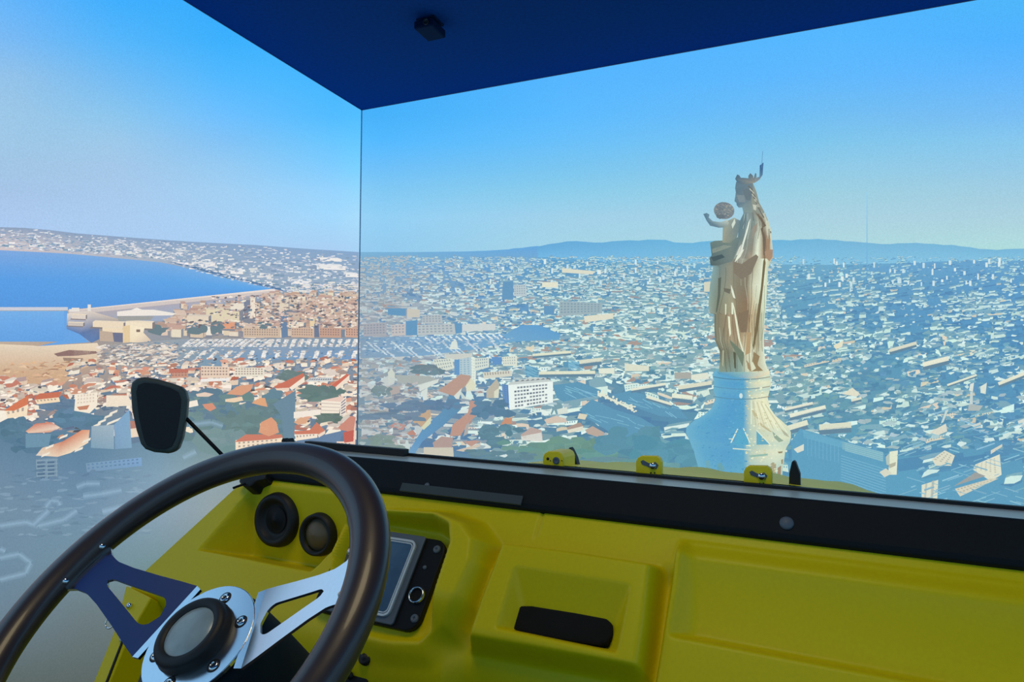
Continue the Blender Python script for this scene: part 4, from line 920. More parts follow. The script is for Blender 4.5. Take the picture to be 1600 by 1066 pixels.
P1(CR, [(450, 345), (430, 310), (450, 268), (470, 275), (486, 300), (505, 300), (560, 305), (560, 280), (580, 255), (605, 280), (610, 310), (626, 255), (638, 258), (640, 300), (668, 290), (672, 180), (708, 150), (700, 270), (670, 320), (620, 350), (520, 365)],
   [(100, 130, 156), (104, 134, 158), (100, 128, 150), (104, 132, 156), (112, 136, 156), (120, 140, 156), (120, 140, 156), (112, 134, 150), (108, 130, 150), (112, 134, 150), (130, 142, 150), (112, 134, 152), (112, 134, 150), (150, 160, 164), (120, 150, 180), (62, 110, 170), (60, 108, 172), (96, 140, 180), (170, 176, 172), (170, 160, 150), (124, 140, 152)])
p, q = z1(700, 40), z1(690, 200); R.line(CR, p[0], p[1], q[0], q[1], .8, (110, 160, 206))
CH = 'statue_child'
P1(CH, [(185, 935), (230, 918), (300, 915), (380, 900), (470, 880), (460, 960), (420, 1070), (400, 1120), (260, 1160), (190, 1160), (180, 1090), (200, 1060)], [(124, 146, 148), (128, 148, 146), (136, 150, 146), (140, 152, 146), (128, 148, 152), (126, 142, 144), (150, 156, 150), (136, 146, 144), (112, 128, 130), (104, 120, 124), (104, 124, 130), (112, 134, 138)])
P1(CH, [(200, 1000), (320, 960), (400, 970), (300, 1010), (210, 1040)], (160, 166, 156)); P1(CH, [(190, 1080), (300, 1050), (330, 1080), (220, 1120)], (90, 110, 118))
P1(CH, [(310, 790), (360, 720), (420, 690), (480, 720), (470, 800), (450, 880), (380, 940), (306, 935)], [(166, 172, 160), (176, 178, 166), (190, 192, 182), (126, 150, 160), (124, 148, 158), (140, 154, 154), (150, 156, 146), (176, 168, 148)])
P1(CH, [(118, 655), (150, 645), (178, 660), (172, 690), (210, 725), (290, 735), (350, 712), (370, 745), (345, 785), (270, 790), (185, 770), (150, 720)], [(112, 146, 172), (112, 146, 172), (116, 148, 172), (130, 158, 176), (140, 164, 178), (176, 190, 192), (206, 206, 198), (190, 196, 186), (140, 160, 168), (120, 148, 166), (122, 150, 168), (110, 144, 170)])
R.ell(CH, *z1(322, 622), 16.2, 13.4, (146, 152, 160), 20, .15)
for k in range(90):
    q, r_ = rnd.uniform(0, 6.3), rnd.random() ** .5; x, y = z1(322 + 90 * r_ * math.cos(q), 615 + 74 * r_ * math.sin(q))
    lt_ = rnd.random() < .35 + .3 * math.cos(q)
    R.ell(CH, x, y, rnd.uniform(1, 2.4), rnd.uniform(.7, 1.5), jit((172, 166, 162) if lt_ else (132, 140, 152), 6), 7, rnd.uniform(-.6, .6))
P1(CH, [(240, 660), (310, 660), (340, 690), (280, 705), (250, 690)], (124, 134, 146)); P1(CH, [(395, 760), (425, 700), (435, 740), (405, 800)], (222, 224, 212))
# joint between two projector images
R.poly('image_seam', [(1354.2, 300), (1355.2, 300), (1355.2, 440), (1354.2, 440)], [(146, 208, 244), (146, 208, 244), (96, 158, 206), (96, 158, 206)])

_orig = R.order[:]
R.build(root_F, {'mountains': ('hazy blue mountain ridge on the horizon',), 'city': ('countless pale buildings of the city', 'stuff'), 'city_blocks': ('larger pale blocks in the middle distance', 'stuff'), 'port': ('blue port basin with moored boats',), 'avenue': ('blue shaded streets between the blocks', 'stuff'),
    'tower_block': ('tall pale tower block',), 'white_balcony_block': ('white apartment block with rows of balconies',), 'terracotta_houses': ('houses with faded terracotta roofs', 'stuff'), 'trees': ('green tree belt at the foot of the hill', 'stuff'), 'slab_block': ('long blue shaded apartment slabs', 'stuff'),
    'lit_tower': ('sunlit narrow tower',), 'small_lit_blocks': ('small sunlit blocks scattered over the blue district', 'stuff'), 'lit_slab': ('sunlit ribbed apartment slab',), 'statue_pedestal': ('round stone pedestal, blue in the shade and cream in the sun',), 'statue_robe': ('cream and brown folds of the robe',), 'statue_cloak': ('cloak over the shoulders of the statue',),
    'statue_head': ('bowed head with long wavy hair',), 'statue_crown': ('spiked crown with a thin rod',), 'statue_child': ('child with raised arm carried by the statue',), 'image_seam': ('thin vertical seam in the projected image',)})
for o in list(bpy.data.objects):
    if '#' in o.name: o.name = o.name.split('#')[0]

# the view runs on over the right-hand wall, out of the frame
V, F, K = [], [], []
nz = 60; zs = np.linspace(.02, CEIL - .004, nz)
for a in (0.01, LW - .01):
    for z in zs:
        V.append(CORN + D2 * (LF - .002) - D1 * a + UP * z)
        x, y = proj(front_pt(3.9, z)); K.append(lin(SKY_F(1900, y) if y < 388 else tone(LAND_F(1900, y))))
for j in range(nz - 1): F.append((j, j + 1, nz + j + 1, nz + j))
root_R = thing('projected_side_view', CORN + D2 * (LF - .002) - D1 * 2, 'projected sky and hazy land on the wall beyond the right edge of the picture', 'projection')
add_base(root_R, 'backdrop', (V, F, K), 'added glow in sky and land colours')
V = []
for a in (0.01, LF - .01):
    for z in zs: V.append(CORN - D1 * (LW - .002) + D2 * a + UP * z)
root_B = thing('rear_fill_glow', CORN - D1 * (LW - .002) + D2 * 2, 'added glow in sky and land colours behind the viewer, lighting the dashboard', 'projection')  # unseen glowing sheet added to light the dashboard from behind
add_base(root_B, 'backdrop', (V, F, K), 'added glow in sky and land colours')

# ------------------------------------------------------------------ the yellow open car
DU = -nrm(ray(-1379, 533)); DS = nrm(ray(1300, -900)); NR = nrm(np.cross(DU, DS)); DS = np.cross(NR, DU)
OO = ray(800, 793); OO = EYE + OO * (.98 / OO[1])
WF = nrm([-DU[1], DU[0], 0.])                               # car's forward direction
def dp(u, s, h=0.): return OO + DU * u + DS * s + NR * h      # point over the dashboard plane
def us(x, y, h=0.):
    P = at_plane(x, y, OO + NR * h, NR) - OO
    return float(P @ DU), float(P @ DS)
def dpx(x, y, h=0.): return at_plane(x, y, OO + NR * h, NR)
car = thing('open_car', np.array([*(OO + WF * .2 + DU * .1)[:2], 0.]), 'yellow open-top car standing in front of the projection walls, its dashboard and steering wheel nearest', 'car')

def sdf(poly, U, S):
    """signed distance (negative inside) of grid points to a polygon"""
    d = np.full(U.shape, 1e9); ins = np.zeros(U.shape, bool); n = len(poly)
    for i in range(n):
        x0, y0 = poly[i]; x1, y1 = poly[(i + 1) % n]
        ex, ey = x1 - x0, y1 - y0; L2 = ex * ex + ey * ey + 1e-12
        t = np.clip(((U - x0) * ex + (S - y0) * ey) / L2, 0, 1)
        d = np.minimum(d, np.hypot(U - x0 - t * ex, S - y0 - t * ey))
        if abs(ey) > 1e-9:
            c = ((y0 > S) != (y1 > S)) & (U < (x1 - x0) * (S - y0) / (y1 - y0) + x0); ins ^= c
    return np.where(ins, -d, d)
def sstep(a, b, x):
    t = np.clip((x - a) / (b - a), 0, 1); return t * t * (3 - 2 * t)
def smin(a, b, k=.006):
    h = np.clip(.5 + .5 * (b - a) / k, 0, 1); return b * (1 - h) + a * h - k * h * (1 - h)

nu, ns = 560, 190
S1 = np.linspace(-.47, .012, ns); T1 = np.linspace(0, 1, nu)
UL = np.where(S1 > -.21, -.503 + .55 * S1, -.6185 + .30 * (-.21 - S1))
S, T = np.meshgrid(S1, T1, indexing='ij'); U = UL[:, None] + (.90 - UL[:, None]) * T
Hh = np.zeros_like(U)
# open tray at the left
cl = np.minimum(1, np.clip(-S / .136, 0, 1)); uLc = -.473 - .046 * cl
dep = smin(.75 * (-.012 - S), 2.6 * (S + .137), .012); dep = smin(dep, 2.2 * (U - uLc), .008)
uRc = -.262 - .02 * np.clip((-S - .10) / .036, 0, 1)
dep = smin(dep, 2.2 * (uRc - U), .008)
Hh -= np.maximum(dep, 0)
# instrument pod: raised hood with a sunken panel
pod = [us(x, y, .03) for x, y in ((548, 800), (600, 795), (690, 800), (735, 816), (756, 845), (752, 885), (728, 940), (700, 985), (650, 1012), (580, 1006), (535, 985), (512, 935), (518, 870))]
inn = [us(x, y, .012) for x, y in ((556, 830), (575, 816), (610, 812), (690, 824), (712, 838), (714, 866), (676, 985), (655, 1000), (610, 998), (545, 985), (532, 950), (540, 880))]
po = sdf(pod, U, S); ii = sdf(inn, U, S)
raise_ = .048 * (1 - sstep(-.014, .018, po)) * (1 - .75 * sstep(-.14, -.21, S))
Hh += raise_
Hh = Hh * sstep(-.006, .006, ii) + (.004) * (1 - sstep(-.006, .006, ii))
# centre console block with a sloping pocket
blkp = [us(x, y, .028) for x, y in ((784, 846), (900, 860), (1022, 879), (1013, 980), (1003, 1050), (870, 1026), (728, 1000), (748, 940))]
bo = sdf(blkp, U, S)
Hb = .034 * (1 - sstep(-.007, .008, bo))
pk = smin(.62 * (-.092 - S), 3.0 * (S + .170), .006)
pkl, pkr = .049, .188
pk = smin(pk, 1.6 * (U - pkl + .004), .006); pk = smin(pk, 1.6 * (pkr + .008 - U), .006)
Hb -= np.maximum(pk, 0)
Hh += Hb
# glove tray at the right
gx0 = us(1047, 930, .02)[0]
pl = .024 * sstep(gx0 - .007, gx0 + .001, U) * sstep(-.012, -.045, S)
gp = smin(.025 * (1 - np.exp(-np.maximum(0, -.018 - S) / .035)) - .0005, 2.2 * (S + .139), .008); gp = smin(gp, 1.1 * (U - (gx0 + .004)), .010)
pl -= np.maximum(gp, 0)
Hh += pl
Hh -= .012 * np.exp(-((U - us(1036, 950)[0]) / .009) ** 2) * sstep(-.045, -.075, S)
# the face tucks away below the ledges
Hh -= .35 * np.maximum(0, -.176 - S) * sstep(-.03, .0, U) * (1 - sstep(.20, .22, U))
Hh -= .12 * sstep(-.20, -.36, S)
Hh -= .05 * sstep(-.44, -.53, U) * sstep(-.215, -.25, S)
# groove of a moulding seam
ux, sx = us(845, 812); Hh -= .003 * np.exp(-((U - ux) / .0022) ** 2) * sstep(-.045, -.035, S)
Vd = OO + U[..., None] * DU + S[..., None] * DS + Hh[..., None] * NR
Vd = Vd.reshape(-1, 3)
Fd = []
for i in range(ns - 1):
    for j in range(nu - 1):
        a = i * nu + j; Fd.append((a, a + 1, a + nu + 1, a + nu))
dash = mesh('dashboard', Vd, Fd, M_YEL, car, True)
tag(dash, 'glossy yellow moulded dashboard with trays, pod and pockets')

def hgt(u, s):
    j = int(np.argmin(abs(S1 - s))); i = int(np.argmin(abs(U[j] - u))); return float(Hh[j, i])

# door post and lower side at the left
pA = [(197, 915), (236, 934), (202, 992), (170, 1070), (136, 1140), (104, 1140), (146, 1066), (179, 985)]
post = prism('door_post', [dpx(x, y, .004) for x, y in pA], -NR * .05, M_YEL, car, .002)
prism('seam_strip', [dpx(x, y, .006) for x, y in ((196, 985), (198, 986), (167, 1067), (140, 1130), (137, 1130), (164.5, 1066))], -NR * .004, M_BLK, post)
sA = dpx(202, 947, .006); lathe('screw', sA, NR, [(0, .004), (.0035, .0035), (.0045, 0), (.0045, -.003)], M_CHR, post, 16)
hp = dpx(172, 973, .01)
tube('hinge_ring', [hp + .0085 * (math.cos(q) * nrm(DU + DS * .5) + math.sin(q) * nrm(DS - DU * .5 + NR * .3)) for q in np.linspace(0, 2 * math.pi, 25)[:-1]], .0012, M_CHR, post, 8, True)
prism('hinge_bracket', [dpx(x, y, .008) for x, y in ((184, 984), (196, 978), (193, 1000), (186, 1002))], -NR * .006, M_LEDGE, post, .0008)

# ---- windscreen sill
def sill_prof(name, prof, u0, u1, m, parent, bev=0.):
    pts0 = [dp(u0, s, h) for s, h in prof]
    return prism(name, pts0, DU * (u1 - u0), m, parent, bev)
sill = sill_prof('windscreen_sill', [(-.004, -.006), (-.002, .006), (.004, .009), (.047, .012), (.051, .009), (.054, -.06), (-.004, -.07)], -.492, .90, M_PAD, car, .0015)
tag(sill, 'dark padded sill running along the top of the dashboard')
def top_box(name, w0, w1, z0, z1, u0, u1, m):
    A = dp(u0, .0505, .004)
    return prism(name, [A + WF * w0 + UP * z0, A + WF * w1 + UP * z0, A + WF * w1 + UP * z1, A + WF * w0 + UP * z1], DU * (u1 - u0), m, sill, .0006)
top_box('ledge', 0., .072, -.012, .0008, -.49, .89, M_LEDGE)
top_box('gasket', .072, .082, -.014, .0050, -.49, .90, M_RUB)
sill_prof('grey_strip', [(.0, .0085), (.012, .0105), (.013, .0125), (.0, .0115)], us(628, 776)[0], us(818, 795)[0], mat('dull_grey_strip', (58, 70, 74), .7), sill, .0004)
top_box('wiper_rail', .060, .074, .0008, .0125, us(440, 705)[0], us(603, 712)[0], M_RUB)
lathe('sill_stud', dpx(1229, 817, .011), NR, [(0, .002), (.006, .0015), (.008, 0), (.008, -.002)], M_GREY, sill, 20)
lathe('sill_stud', dpx(667, 758, .011), NR, [(0, .0015), (.003, .001), (.004, 0), (.004, -.002)], M_GREY, sill, 16)

# ---- brackets and pins behind the sill
PW = OO + WF * .118
def wpx(x, y, off=0.): return at_plane(x, y, PW + WF * off, WF)
def bracket(x0, x1, ty, by, dx, scr, label):
    w = x1 - x0
    o = [(x0, by + 24), (x0, ty + 9), (x0 + 2.5, ty + 3.5), (x0 + 8, ty), (x1 - 8, ty + .5), (x1 - 2.5, ty + 4), (x1, ty + 10), (x1, by + 26)]
    b = prism('sill_bracket', [wpx(*p) for p in o], WF * dx, M_YEL2, car, .0012, 2); tag(b, label)
    cx, cy = scr
    c = wpx(cx, cy)
    if dx > .02:
        lathe('socket', c, -WF, [(0, .0002), (.0035, .001), (.0052, .0016), (.0056, 0)], M_GREY, b, 20)
        lathe('hole', wpx(cx - 13, cy - 3), -WF, [(0, .0008), (.0022, .0006), (.0024, -.0005)], M_RUB, b, 14)
        for q in (-9, 9): lathe('dimple', wpx(cx + q, cy), -WF, [(0, .0008), (.0009, .0005), (.0009, -.0003)], M_RUB, b, 10)
    else:
        sl = [(cx - 19, cy - 7), (cx - 15, cy - 9), (cx - 6, cy - 4), (cx + 4, cy - 6), (cx + 9, cy - 1), (cx + 6, cy + 5), (cx - 2, cy + 5), (cx - 9, cy + 1), (cx - 17, cy - 2)]
        prism('slot', [wpx(*p) for p in sl], -WF * .0006, M_GREY, b)
        lathe('screw', c, -WF, [(0, .004), (.0035, .0035), (.005, .002), (.005, 0)], M_CHR, b, 20)
    for q in (-3, 3): lathe('mark', wpx(cx + q, cy + 11), -WF, [(0, .0007), (.0011, .0005), (.0011, -.0003)], M_RUB, b, 10)
bracket(848, 880, 705.5, 738, .05, (869, 720), 'bright yellow bracket with dark socket')
bracket(993.5, 1033, 712.5, 751, .012, (1020, 728), 'bright yellow bracket with slot and pale screw')
bracket(1162, 1206, 728, 764, .012, (1190, 744.5), 'bright yellow bracket with slot and white screw')
def pin(pts, off, label):
    b = prism('pointed_pin', [wpx(x, y, off) for x, y in pts], WF * .014, M_RUB, car, .001); tag(b, label)
    return b
pin([(1232, 790), (1233, 740), (1237, 722), (1240, 720), (1243, 722), (1250, 741), (1251, 790)], .03, 'black pointed pin standing behind sill')
pin([(890, 750), (889, 715), (887, 703), (890, 699), (893, 703), (899, 716), (904, 735), (905, 750)], .07, 'black pointed pin behind bracket')
for x in (442, 450): pin([(x - 2.5, 720), (x - 2.5, 688), (x - .5, 685), (x + 1, 686), (x + 3, 692), (x + 3, 720)], .03, None)
lathe('pin_base', wpx(1241, 772, .037), UP, [(0, .004), (.016, .003), (.02, 0), (.02, -.03)], M_GREY, car, 24)

# ---- bonnet and body
def bon(u, w, z): return OO + DU * u + WF * w + UP * z
def bonz(u, w):
    c = .051 - 1.1 * max(0, abs(u - .17) - .17) ** 2 - .085 * (w - .075) - .13 * max(0, w - .3) ** 2
    r = 0
    for k in (-.24, -.12, 0, .12, .24): r += .005 * math.exp(-((u - .17 - k) / .016) ** 2) * min(1, max(0, (w - .16) * 8))
    return c + r
Vb, Fb = [], []; nw_, nb = 26, 61
us_ = np.linspace(-.42, .84, nb); ws_ = np.linspace(.122, 1.05, nw_)
for w in ws_:
    for u in us_:
        Vb.append(bon(u, w, bonz(u, w)))
for i in range(nw_ - 1):
    for j in range(nb - 1): a = i * nb + j; Fb.append((a, a + 1, a + nb + 1, a + nb))
bonnet = mesh('bonnet', Vb, Fb, mat('yellow_bonnet_paint', (255, 236, 40), .45, var=.10, scale=30, spec=.5), car, True); tag(bonnet, 'ribbed yellow bonnet rising just beyond the sill')
# sides of the body, nose, cabin floor and firewall
def wall_strip(name, tops, zb, th, m, parent):
    V, F = [], []
    for p in tops:
        q = np.array([p[0], p[1], zb]); V += [p, q]
    for i in range(len(tops) - 1): F.append((2 * i, 2 * i + 1, 2 * i + 3, 2 * i + 2))
    o = mesh(name, V, F, m, parent); md = o.modifiers.new('thickness', 'SOLIDIFY'); md.thickness = th
    return o
wall_strip('wing', [bon(-.42, w, bonz(-.42, w)) for w in np.linspace(.075, 1.05, 12)], .22, .004, M_YEL, car)
wall_strip('wing', [bon(.84, w, bonz(.84, w)) for w in np.linspace(.075, 1.05, 12)], .22, .004, M_YEL, car)
wall_strip('nose', [bon(u, 1.05, bonz(u, 1.05)) for u in np.linspace(-.42, .84, 20)], .22, .004, M_YEL, car)
wall_strip('firewall', [dp(u, -.455, -.16) + WF * .05 for u in np.linspace(-.54, .88, 8)], .25, .004, M_BLK, car)
fl = [bon(-.54, .12, 0), bon(.88, .12, 0), bon(.88, -1.0, 0), bon(-.54, -1.0, 0)]
prism('floor_pan', [np.array([p[0], p[1], .22]) for p in fl], UP * .03, M_BLK, car)
sl_ = [bon(-.60, .0, 0), bon(-.52, .0, 0), bon(-.52, -1.0, 0), bon(-.60, -1.0, 0)]
prism('side_sill', [np.array([p[0], p[1], .22]) for p in sl_], UP * .14, M_YEL, car, .01)
for u in (-.36, .74):
    for w in (.72,):
        c = bon(u, w, 0); c = np.array([c[0], c[1], .28])
        ty = lathe('tyre', c, DU, [(.17, -.07), (.24, -.075), (.275, -.06), (.28, 0), (.275, .06), (.24, .075), (.17, .07)], M_RUB, car, 40)
        lathe('wheel_disc', c, DU, [(0, .05), (.1, .05), (.17, .06), (.172, .05), (.172, -.05), (0, -.05)], M_LEDGE, ty, 40)

# ---- left tray fittings: speaker and bronze dome
gn = nrm(-WF + UP * .06)
gpl = dp(-.3, -.012) - gn * .001
def gpx(x, y): return at_plane(x, y, gpl, gn)
g1_ = gpx(434, 812)
sp = lathe('round_speaker', g1_, gn, [(.0, .004), (.022, .003), (.028, .004), (.031, .010), (.036, .013), (.042, .010), (.0445, .0), (.0445, -.01)], M_RUB, car, 48); tag(sp, 'large black round speaker in tray')
lathe('speaker_cone', g1_, gn, [(0, .009), (.006, .008), (.010, .005), (.022, .0045)], M_BLK, sp, 32)
g2_ = gpx(499, 835)
dm = lathe('round_vent', g2_, gn, [(.025, .006), (.028, .012), (.032, .011), (.034, 0), (.034, -.01)], M_RUB, car, 48); tag(dm, 'small black ring around bronze dome')
lathe('dome', g2_, gn, [(0, .014), (.010, .0125), (.018, .009), (.024, .004), (.026, .002)], M_BRASS, dm, 40)
# black latch at the end of the sill
lt = prism('sill_latch', [dpx(x, y, .02) for x, y in ((372, 752), (378, 742), (392, 738), (404, 736), (416, 740), (414, 748), (398, 752), (390, 760), (380, 760))], -NR * .03, M_RUB, car, .003); tag(lt, 'black latch at the end of the sill')
tube('lever', [dpx(384, 756, .022), dpx(372, 760, .026), dpx(364, 763, .028)], .002, M_BLK, lt, 8)

# ---- instrument panel in the pod
def rr(u0, u1, s0, s1, r, h, n=5):
    pts = []
    for cu, cs, q0 in ((u1 - r, s1 - r, 0), (u0 + r, s1 - r, 90), (u0 + r, s0 + r, 180), (u1 - r, s0 + r, 270)):
        for k in range(n + 1):
            q = math.radians(q0 + 90 * k / n); pts.append(dp(cu + r * math.cos(q), cs + r * math.sin(q), h))
    return pts
ux = lambda x, y, h=.014: us(x, y, h)
bu1, bs1 = ux(699, 850); _, bs0 = ux(640, 987)
bu0 = bu1 - .172
panel = prism('instrument_panel', rr(bu0, bu1, bs0, bs1 + .004, .018, .004), NR * .010, M_BLK, car, .0015); tag(panel, 'black instrument panel with display, screws and ring')
gu1 = ux(645, 900)[0]; 
prism('display_surround', rr(bu0 + .018, gu1, bs0 + .002, bs1 + .004, .004, .014), NR * .004, M_GREY, panel, .001)
du1, dtop = ux(645, 845, .02); dbot = ux(600, 964, .02)[1]; du0 = bu0 + .030; du1 = ux(630, 905, .02)[0]
def frame(name, u0, u1, s0, s1, r, wd, h, th, m, parent):
    a = rr(u0, u1, s0, s1, r, h); b = rr(u0 + wd, u1 - wd, s0 + wd, s1 - wd, max(r - wd, .001), h); n = len(a)
    V = a + b + [p + NR * th for p in a] + [p + NR * th for p in b]; F = []
    for i in range(n):
        j = (i + 1) % n
        F += [(i, j, n + j, n + i), (2 * n + i, 3 * n + i, 3 * n + j, 2 * n + j), (i, 2 * n + i, 2 * n + j, j), (n + i, n + j, 3 * n + j, 3 * n + i)]
    return mesh(name, V, F, m, parent)
frame('bezel', du0, du1, dbot, dtop, .010, .0030, .018, .0035, M_CHRB, panel)
frame('inner_bezel', du0 + .0042, du1 - .0042, dbot + .0042, dtop - .0042, .007, .0014, .018, .003, M_CHRB, panel)
prism('display', rr(du0 + .002, du1 - .002, dbot + .002, dtop - .002, .008, .0178), NR * .0012, M_SCR, panel)
for x, y in ((683, 859), (648, 967)):
    c = dp(*ux(x, y), .014); lathe('screw', c, NR, [(0, .001), (.0018, .001), (.002, .0028), (.0052, .002), (.0056, 0)], M_GREY, panel, 18)
c = dp(*ux(652, 931), .014)
rg = lathe('socket_ring', c, NR, [(.0088, .0), (.0088, .0042), (.0098, .005), (.0112, .004), (.0118, 0)], M_CHR, panel, 36)
lathe('socket', c, NR, [(0, .0008), (.0088, .001)], M_FOAM, rg, 24)
lathe('button', dp(*ux(664, 887), .014), NR, [(0, .002), (.0026, .0016), (.003, 0)], M_GREY, panel, 14)
# black knob and switch below
k1 = us(571, 1028); hk = hgt(*k1); kb = lathe('knob', dp(*us(571, 1028, hk), hk), NR, [(0, .006), (.004, .0055), (.0055, .003), (.008, .004), (.0092, .002), (.0092, -.004)], M_RUB, car, 28)
k2 = us(560, 1058); hk = hgt(*k2)
prism('switch_plate', [dpx(x, y, hk + .004) for x, y in ((535, 1046), (578, 1048), (570, 1082), (522, 1080))], -NR * .012, M_BLK, car, .002)
lathe('switch_button', dpx(547, 1056, hk + .005), NR, [(0, .006), (.004, .0055), (.005, 0)], M_RUB, car, 16)
# foam pad lying in the console pocket
fp = [(787, 962), (790, 952), (800, 946), (830, 946), (900, 957), (948, 966), (957, 976), (956, 994), (948, 1004), (936, 1008), (860, 997), (800, 985), (790, 977)]
pad = prism('pocket_pad', [dpx(x, y, .012) for x, y in fp], -NR * .03, M_FOAM, car, .003); tag(pad, 'black foam pad in the pocket of the console')

# ---- steering wheel
CW = EYE + np.array([-0.30411598, 0.64238688, -0.20756762]); NW = nrm([-0.31181062, -0.59086104, 0.74408156])
WA = nrm(DU - NW * (DU @ NW)); WB = np.cross(NW, WA)
def wp(a, b, d=0.): return CW + WA * a + WB * b + NW * d
RW = .19
rim_n, sec = 128, 18
V, F = [], []
for i in range(rim_n):
    q = 2 * math.pi * i / rim_n; rad = WA * math.cos(q) + WB * math.sin(q)
    for j in range(sec):
        p = 2 * math.pi * j / sec
        rr_ = .0185 * math.cos(p); hh = .0155 * math.sin(p)
        if math.cos(p) < 0: rr_ += .0016 * abs(math.sin(3 * q * 12)) * 0
        V.append(CW + rad * (RW + rr_) + NW * hh)
for i in range(rim_n):
    for j in range(sec):
        F.append((i * sec + j, ((i + 1) % rim_n) * sec + j, ((i + 1) % rim_n) * sec + (j + 1) % sec, i * sec + (j + 1) % sec))
rim = mesh('steering_wheel', V, F, M_WOOD, car, True); tag(rim, 'dark brown three-spoke steering wheel with aluminium spokes')
DISH = -.040
def spoke_d(r): return DISH + (abs(DISH) - .004) * max(0., min(1, (r - .058) / (.172 - .058)))
def spoke(ang, name='spoke'):
    ca, sa = math.cos(ang), math.sin(ang)
    def P(r, t, off=0.):
        return wp(r * ca - t * sa, r * sa + t * ca, spoke_d(r) + off)
    outer = lambda r: np.interp(r, [.048, .058, .075, .10, .13, .150, .162, .176], [.038, .040, .036, .0295, .0225, .0195, .0215, .030])
    slot = lambda r: np.interp(r, [.066, .069, .074, .080, .10, .125, .136, .140, .142], [0, .010, .0145, .0155, .0115, .0065, .0045, .0028, 0])
    rs = list(np.linspace(.050, .066, 5)) + list(np.linspace(.067, .142, 26)) + list(np.linspace(.144, .176, 8))
    V, F = [], []
    th = .0032
    for sgn in (-1, 1):
        b0 = len(V)
        for r in rs:
            so, si = float(outer(r)) * sgn, float(slot(r) if .066 < r < .142 else 0) * sgn
            for o_ in (0, -th): V.append(P(r, so, o_)); V.append(P(r, si, o_))
        for i in range(len(rs) - 1):
            a = b0 + i * 4; c = a + 4
            F += [(a, c, c + 1, a + 1), (a + 2, a + 3, c + 3, c + 2), (a, a + 2, c + 2, c), (a + 1, c + 1, c + 3, a + 3)]
        e = b0 + (len(rs) - 1) * 4; F += [(e, e + 2, e + 3, e + 1)]
    bm = bmesh.new(); vs = [bm.verts.new(tuple(v)) for v in V]
    for f in F:
        try: bm.faces.new([vs[k] for k in f])
        except ValueError: pass
    bmesh.ops.remove_doubles(bm, verts=bm.verts, dist=1e-5)
    return from_bm(name, bm, M_ALU, rim)
A0 = math.radians(22.5); A1 = math.radians(170.5)
for a_ in (A0, A1, math.radians(276.5)): spoke(a_)
# hub plate, bolts, cap
hc = [wp(.056 * math.cos(q), .056 * math.sin(q), DISH + .0006) for q in np.linspace(0, 2 * math.pi, 49)[:-1]]
prism('hub_plate', hc, -NW * .0042, M_ALU, rim, .0006)
for k in range(6):
    q = math.radians(34 + 60 * k); c = wp(.0425 * math.cos(q), .0425 * math.sin(q), DISH + .0006)
    b = lathe('hub_bolt', c, NW, [(.0018, .0006), (.002, .002), (.0046, .0014), (.0052, 0)], M_CHR, rim, 18)
    lathe('bolt_recess', c, NW, [(0, .0005), (.0018, .0006)], M_RUB, rim, 10)
    lathe('bolt_ring', c, NW, [(.0050, .0004), (.0058, .0010), (.0064, .0002)], M_RUB, rim, 18)
hb = wp(-.003, .000, DISH)
lathe('horn_boot', hb, NW, [(.0365, .0), (.037, .004), (.0352, .007), (.0358, .010), (.034, .0135), (.030, .015), (.0265, .0148), (.0245, .013)], M_RUB, rim, 56)
lathe('horn_button', hb, NW, [(0, .0160), (.010, .0156), (.018, .0146), (.0232, .0132), (.025, .012)], M_CAP, rim, 48)
lathe('column_cowl', wp(0, 0, DISH - .008), -NW, [(0, 0), (.052, 0), (.058, .012), (.060, .05), (.062, .16), (.055, .165), (.05, .30)], M_PAD, rim, 48)
# rivets where the spokes enter the rim
for q, t in ((A1, .022), (A1, -.022), (A0, .022), (A0, -.022)):
    ca, sa = math.cos(q), math.sin(q); c = wp(.172 * ca - t * sa, .172 * sa + t * ca, .002)
    lathe('rivet', c, NW, [(0, .004), (.003, .003), (.0036, 0)], M_CHR, rim, 14)

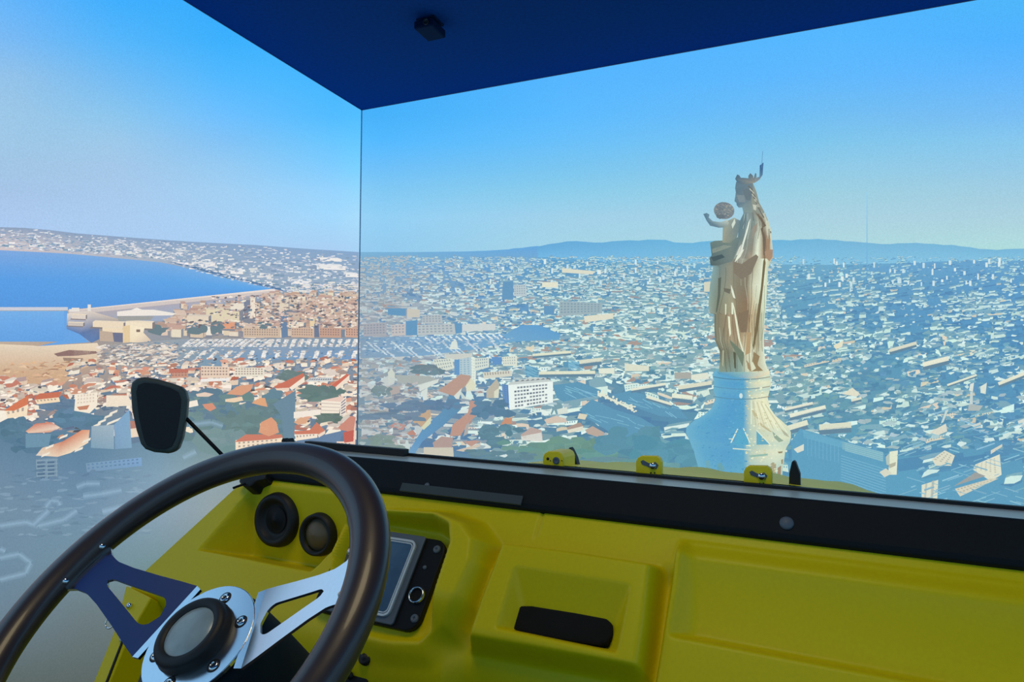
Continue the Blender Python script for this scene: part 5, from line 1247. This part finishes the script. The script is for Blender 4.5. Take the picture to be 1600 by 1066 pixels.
# ---- wing mirror
MP = EYE + np.array([0, 1.32, 0]); MN = nrm([.30, -1, .05])
def mpx(x, y, off=0.): return at_plane(x, y, MP + MN * off, MN)
mo = [(203, 608), (205, 598), (212, 591), (225, 589), (245, 592), (266, 598), (283, 604), (290, 611), (293, 624), (291, 650), (285, 684), (279, 700), (273, 707), (262, 709), (240, 707), (226, 702), (219, 694), (212, 672), (205, 640)]
mir = prism('wing_mirror', [mpx(*p) for p in mo], -MN * .028, M_MIRE, car, .006, 3); tag(mir, 'black wing mirror on a thin rod')
mi = [(213, 612), (216, 602), (226, 598), (246, 600), (266, 606), (279, 613), (283, 624), (281, 650), (275, 684), (268, 698), (258, 702), (242, 701), (230, 696), (225, 686), (217, 650)]
prism('mirror_face', [mpx(x, y, .0004) for x, y in mi], MN * .0012, M_MIR, mir, .0004)
e0 = mpx(291, 654, -.01); e1 = at_plane(350, 714, MP + MN * -.02, MN); e2 = dpx(392, 752, -.01)
tube('mirror_rod', [e0, e1, e2], .0032, M_BLK, mir, 10)

# ------------------------------------------------------------------ unseen fill lamp added above the viewer to warm the dashboard
lp = np.array([-.25, .25, CEIL])
lamp = thing('fill_lamp', lp, 'round warm fill lamp added above the viewer to brighten the dashboard', 'lamp')
lathe('fill_housing', lp, -UP, [(.0, .0), (.44, 0), (.44, .06), (.42, .06), (.42, .02), (.0, .02)], M_DARKWALL, lamp, 40)
ld = bpy.data.lights.new('fill_light', 'AREA'); ld.shape = 'DISK'; ld.size = .8; ld.energy = 9; ld.color = (1, .82, .5)
lo = bpy.data.objects.new('fill_light', ld); C.objects.link(lo); lo.parent = lamp; lo.location = (0, 0, -.05)

# ------------------------------------------------------------------ small projector under the ceiling
r_ = ray(672, 34); pc = EYE + r_ * ((CEIL - EYE[2]) / r_[2])
M_NAVY = mat('dark_navy_housing', (3, 26, 56), .8, var=.2, spec=.1)
pj = thing('ceiling_projector', pc, 'small dark projector mounted under the navy ceiling', 'projector')
def bx(c, a, b, h): return [c - D2 * a - D1 * b, c + D2 * a - D1 * b, c + D2 * a + D1 * b, c - D2 * a + D1 * b]
prism('mount_plate', bx(pc, .05, .05, 0), -UP * .008, M_NAVY, pj, .002)
prism('projector_body', bx(pc - UP * .02, .05, .07, 0), -UP * .04, M_NAVY, pj, .008)
tube('mount_post', [pc, pc - UP * .03], .015, M_NAVY, pj)
lathe('lens', pc - UP * .04 + D2 * .02 - D1 * .069, -D1, [(.014, 0), (.015, .008), (.012, .009), (.010, .004), (0, .006)], M_RUB, pj, 28)
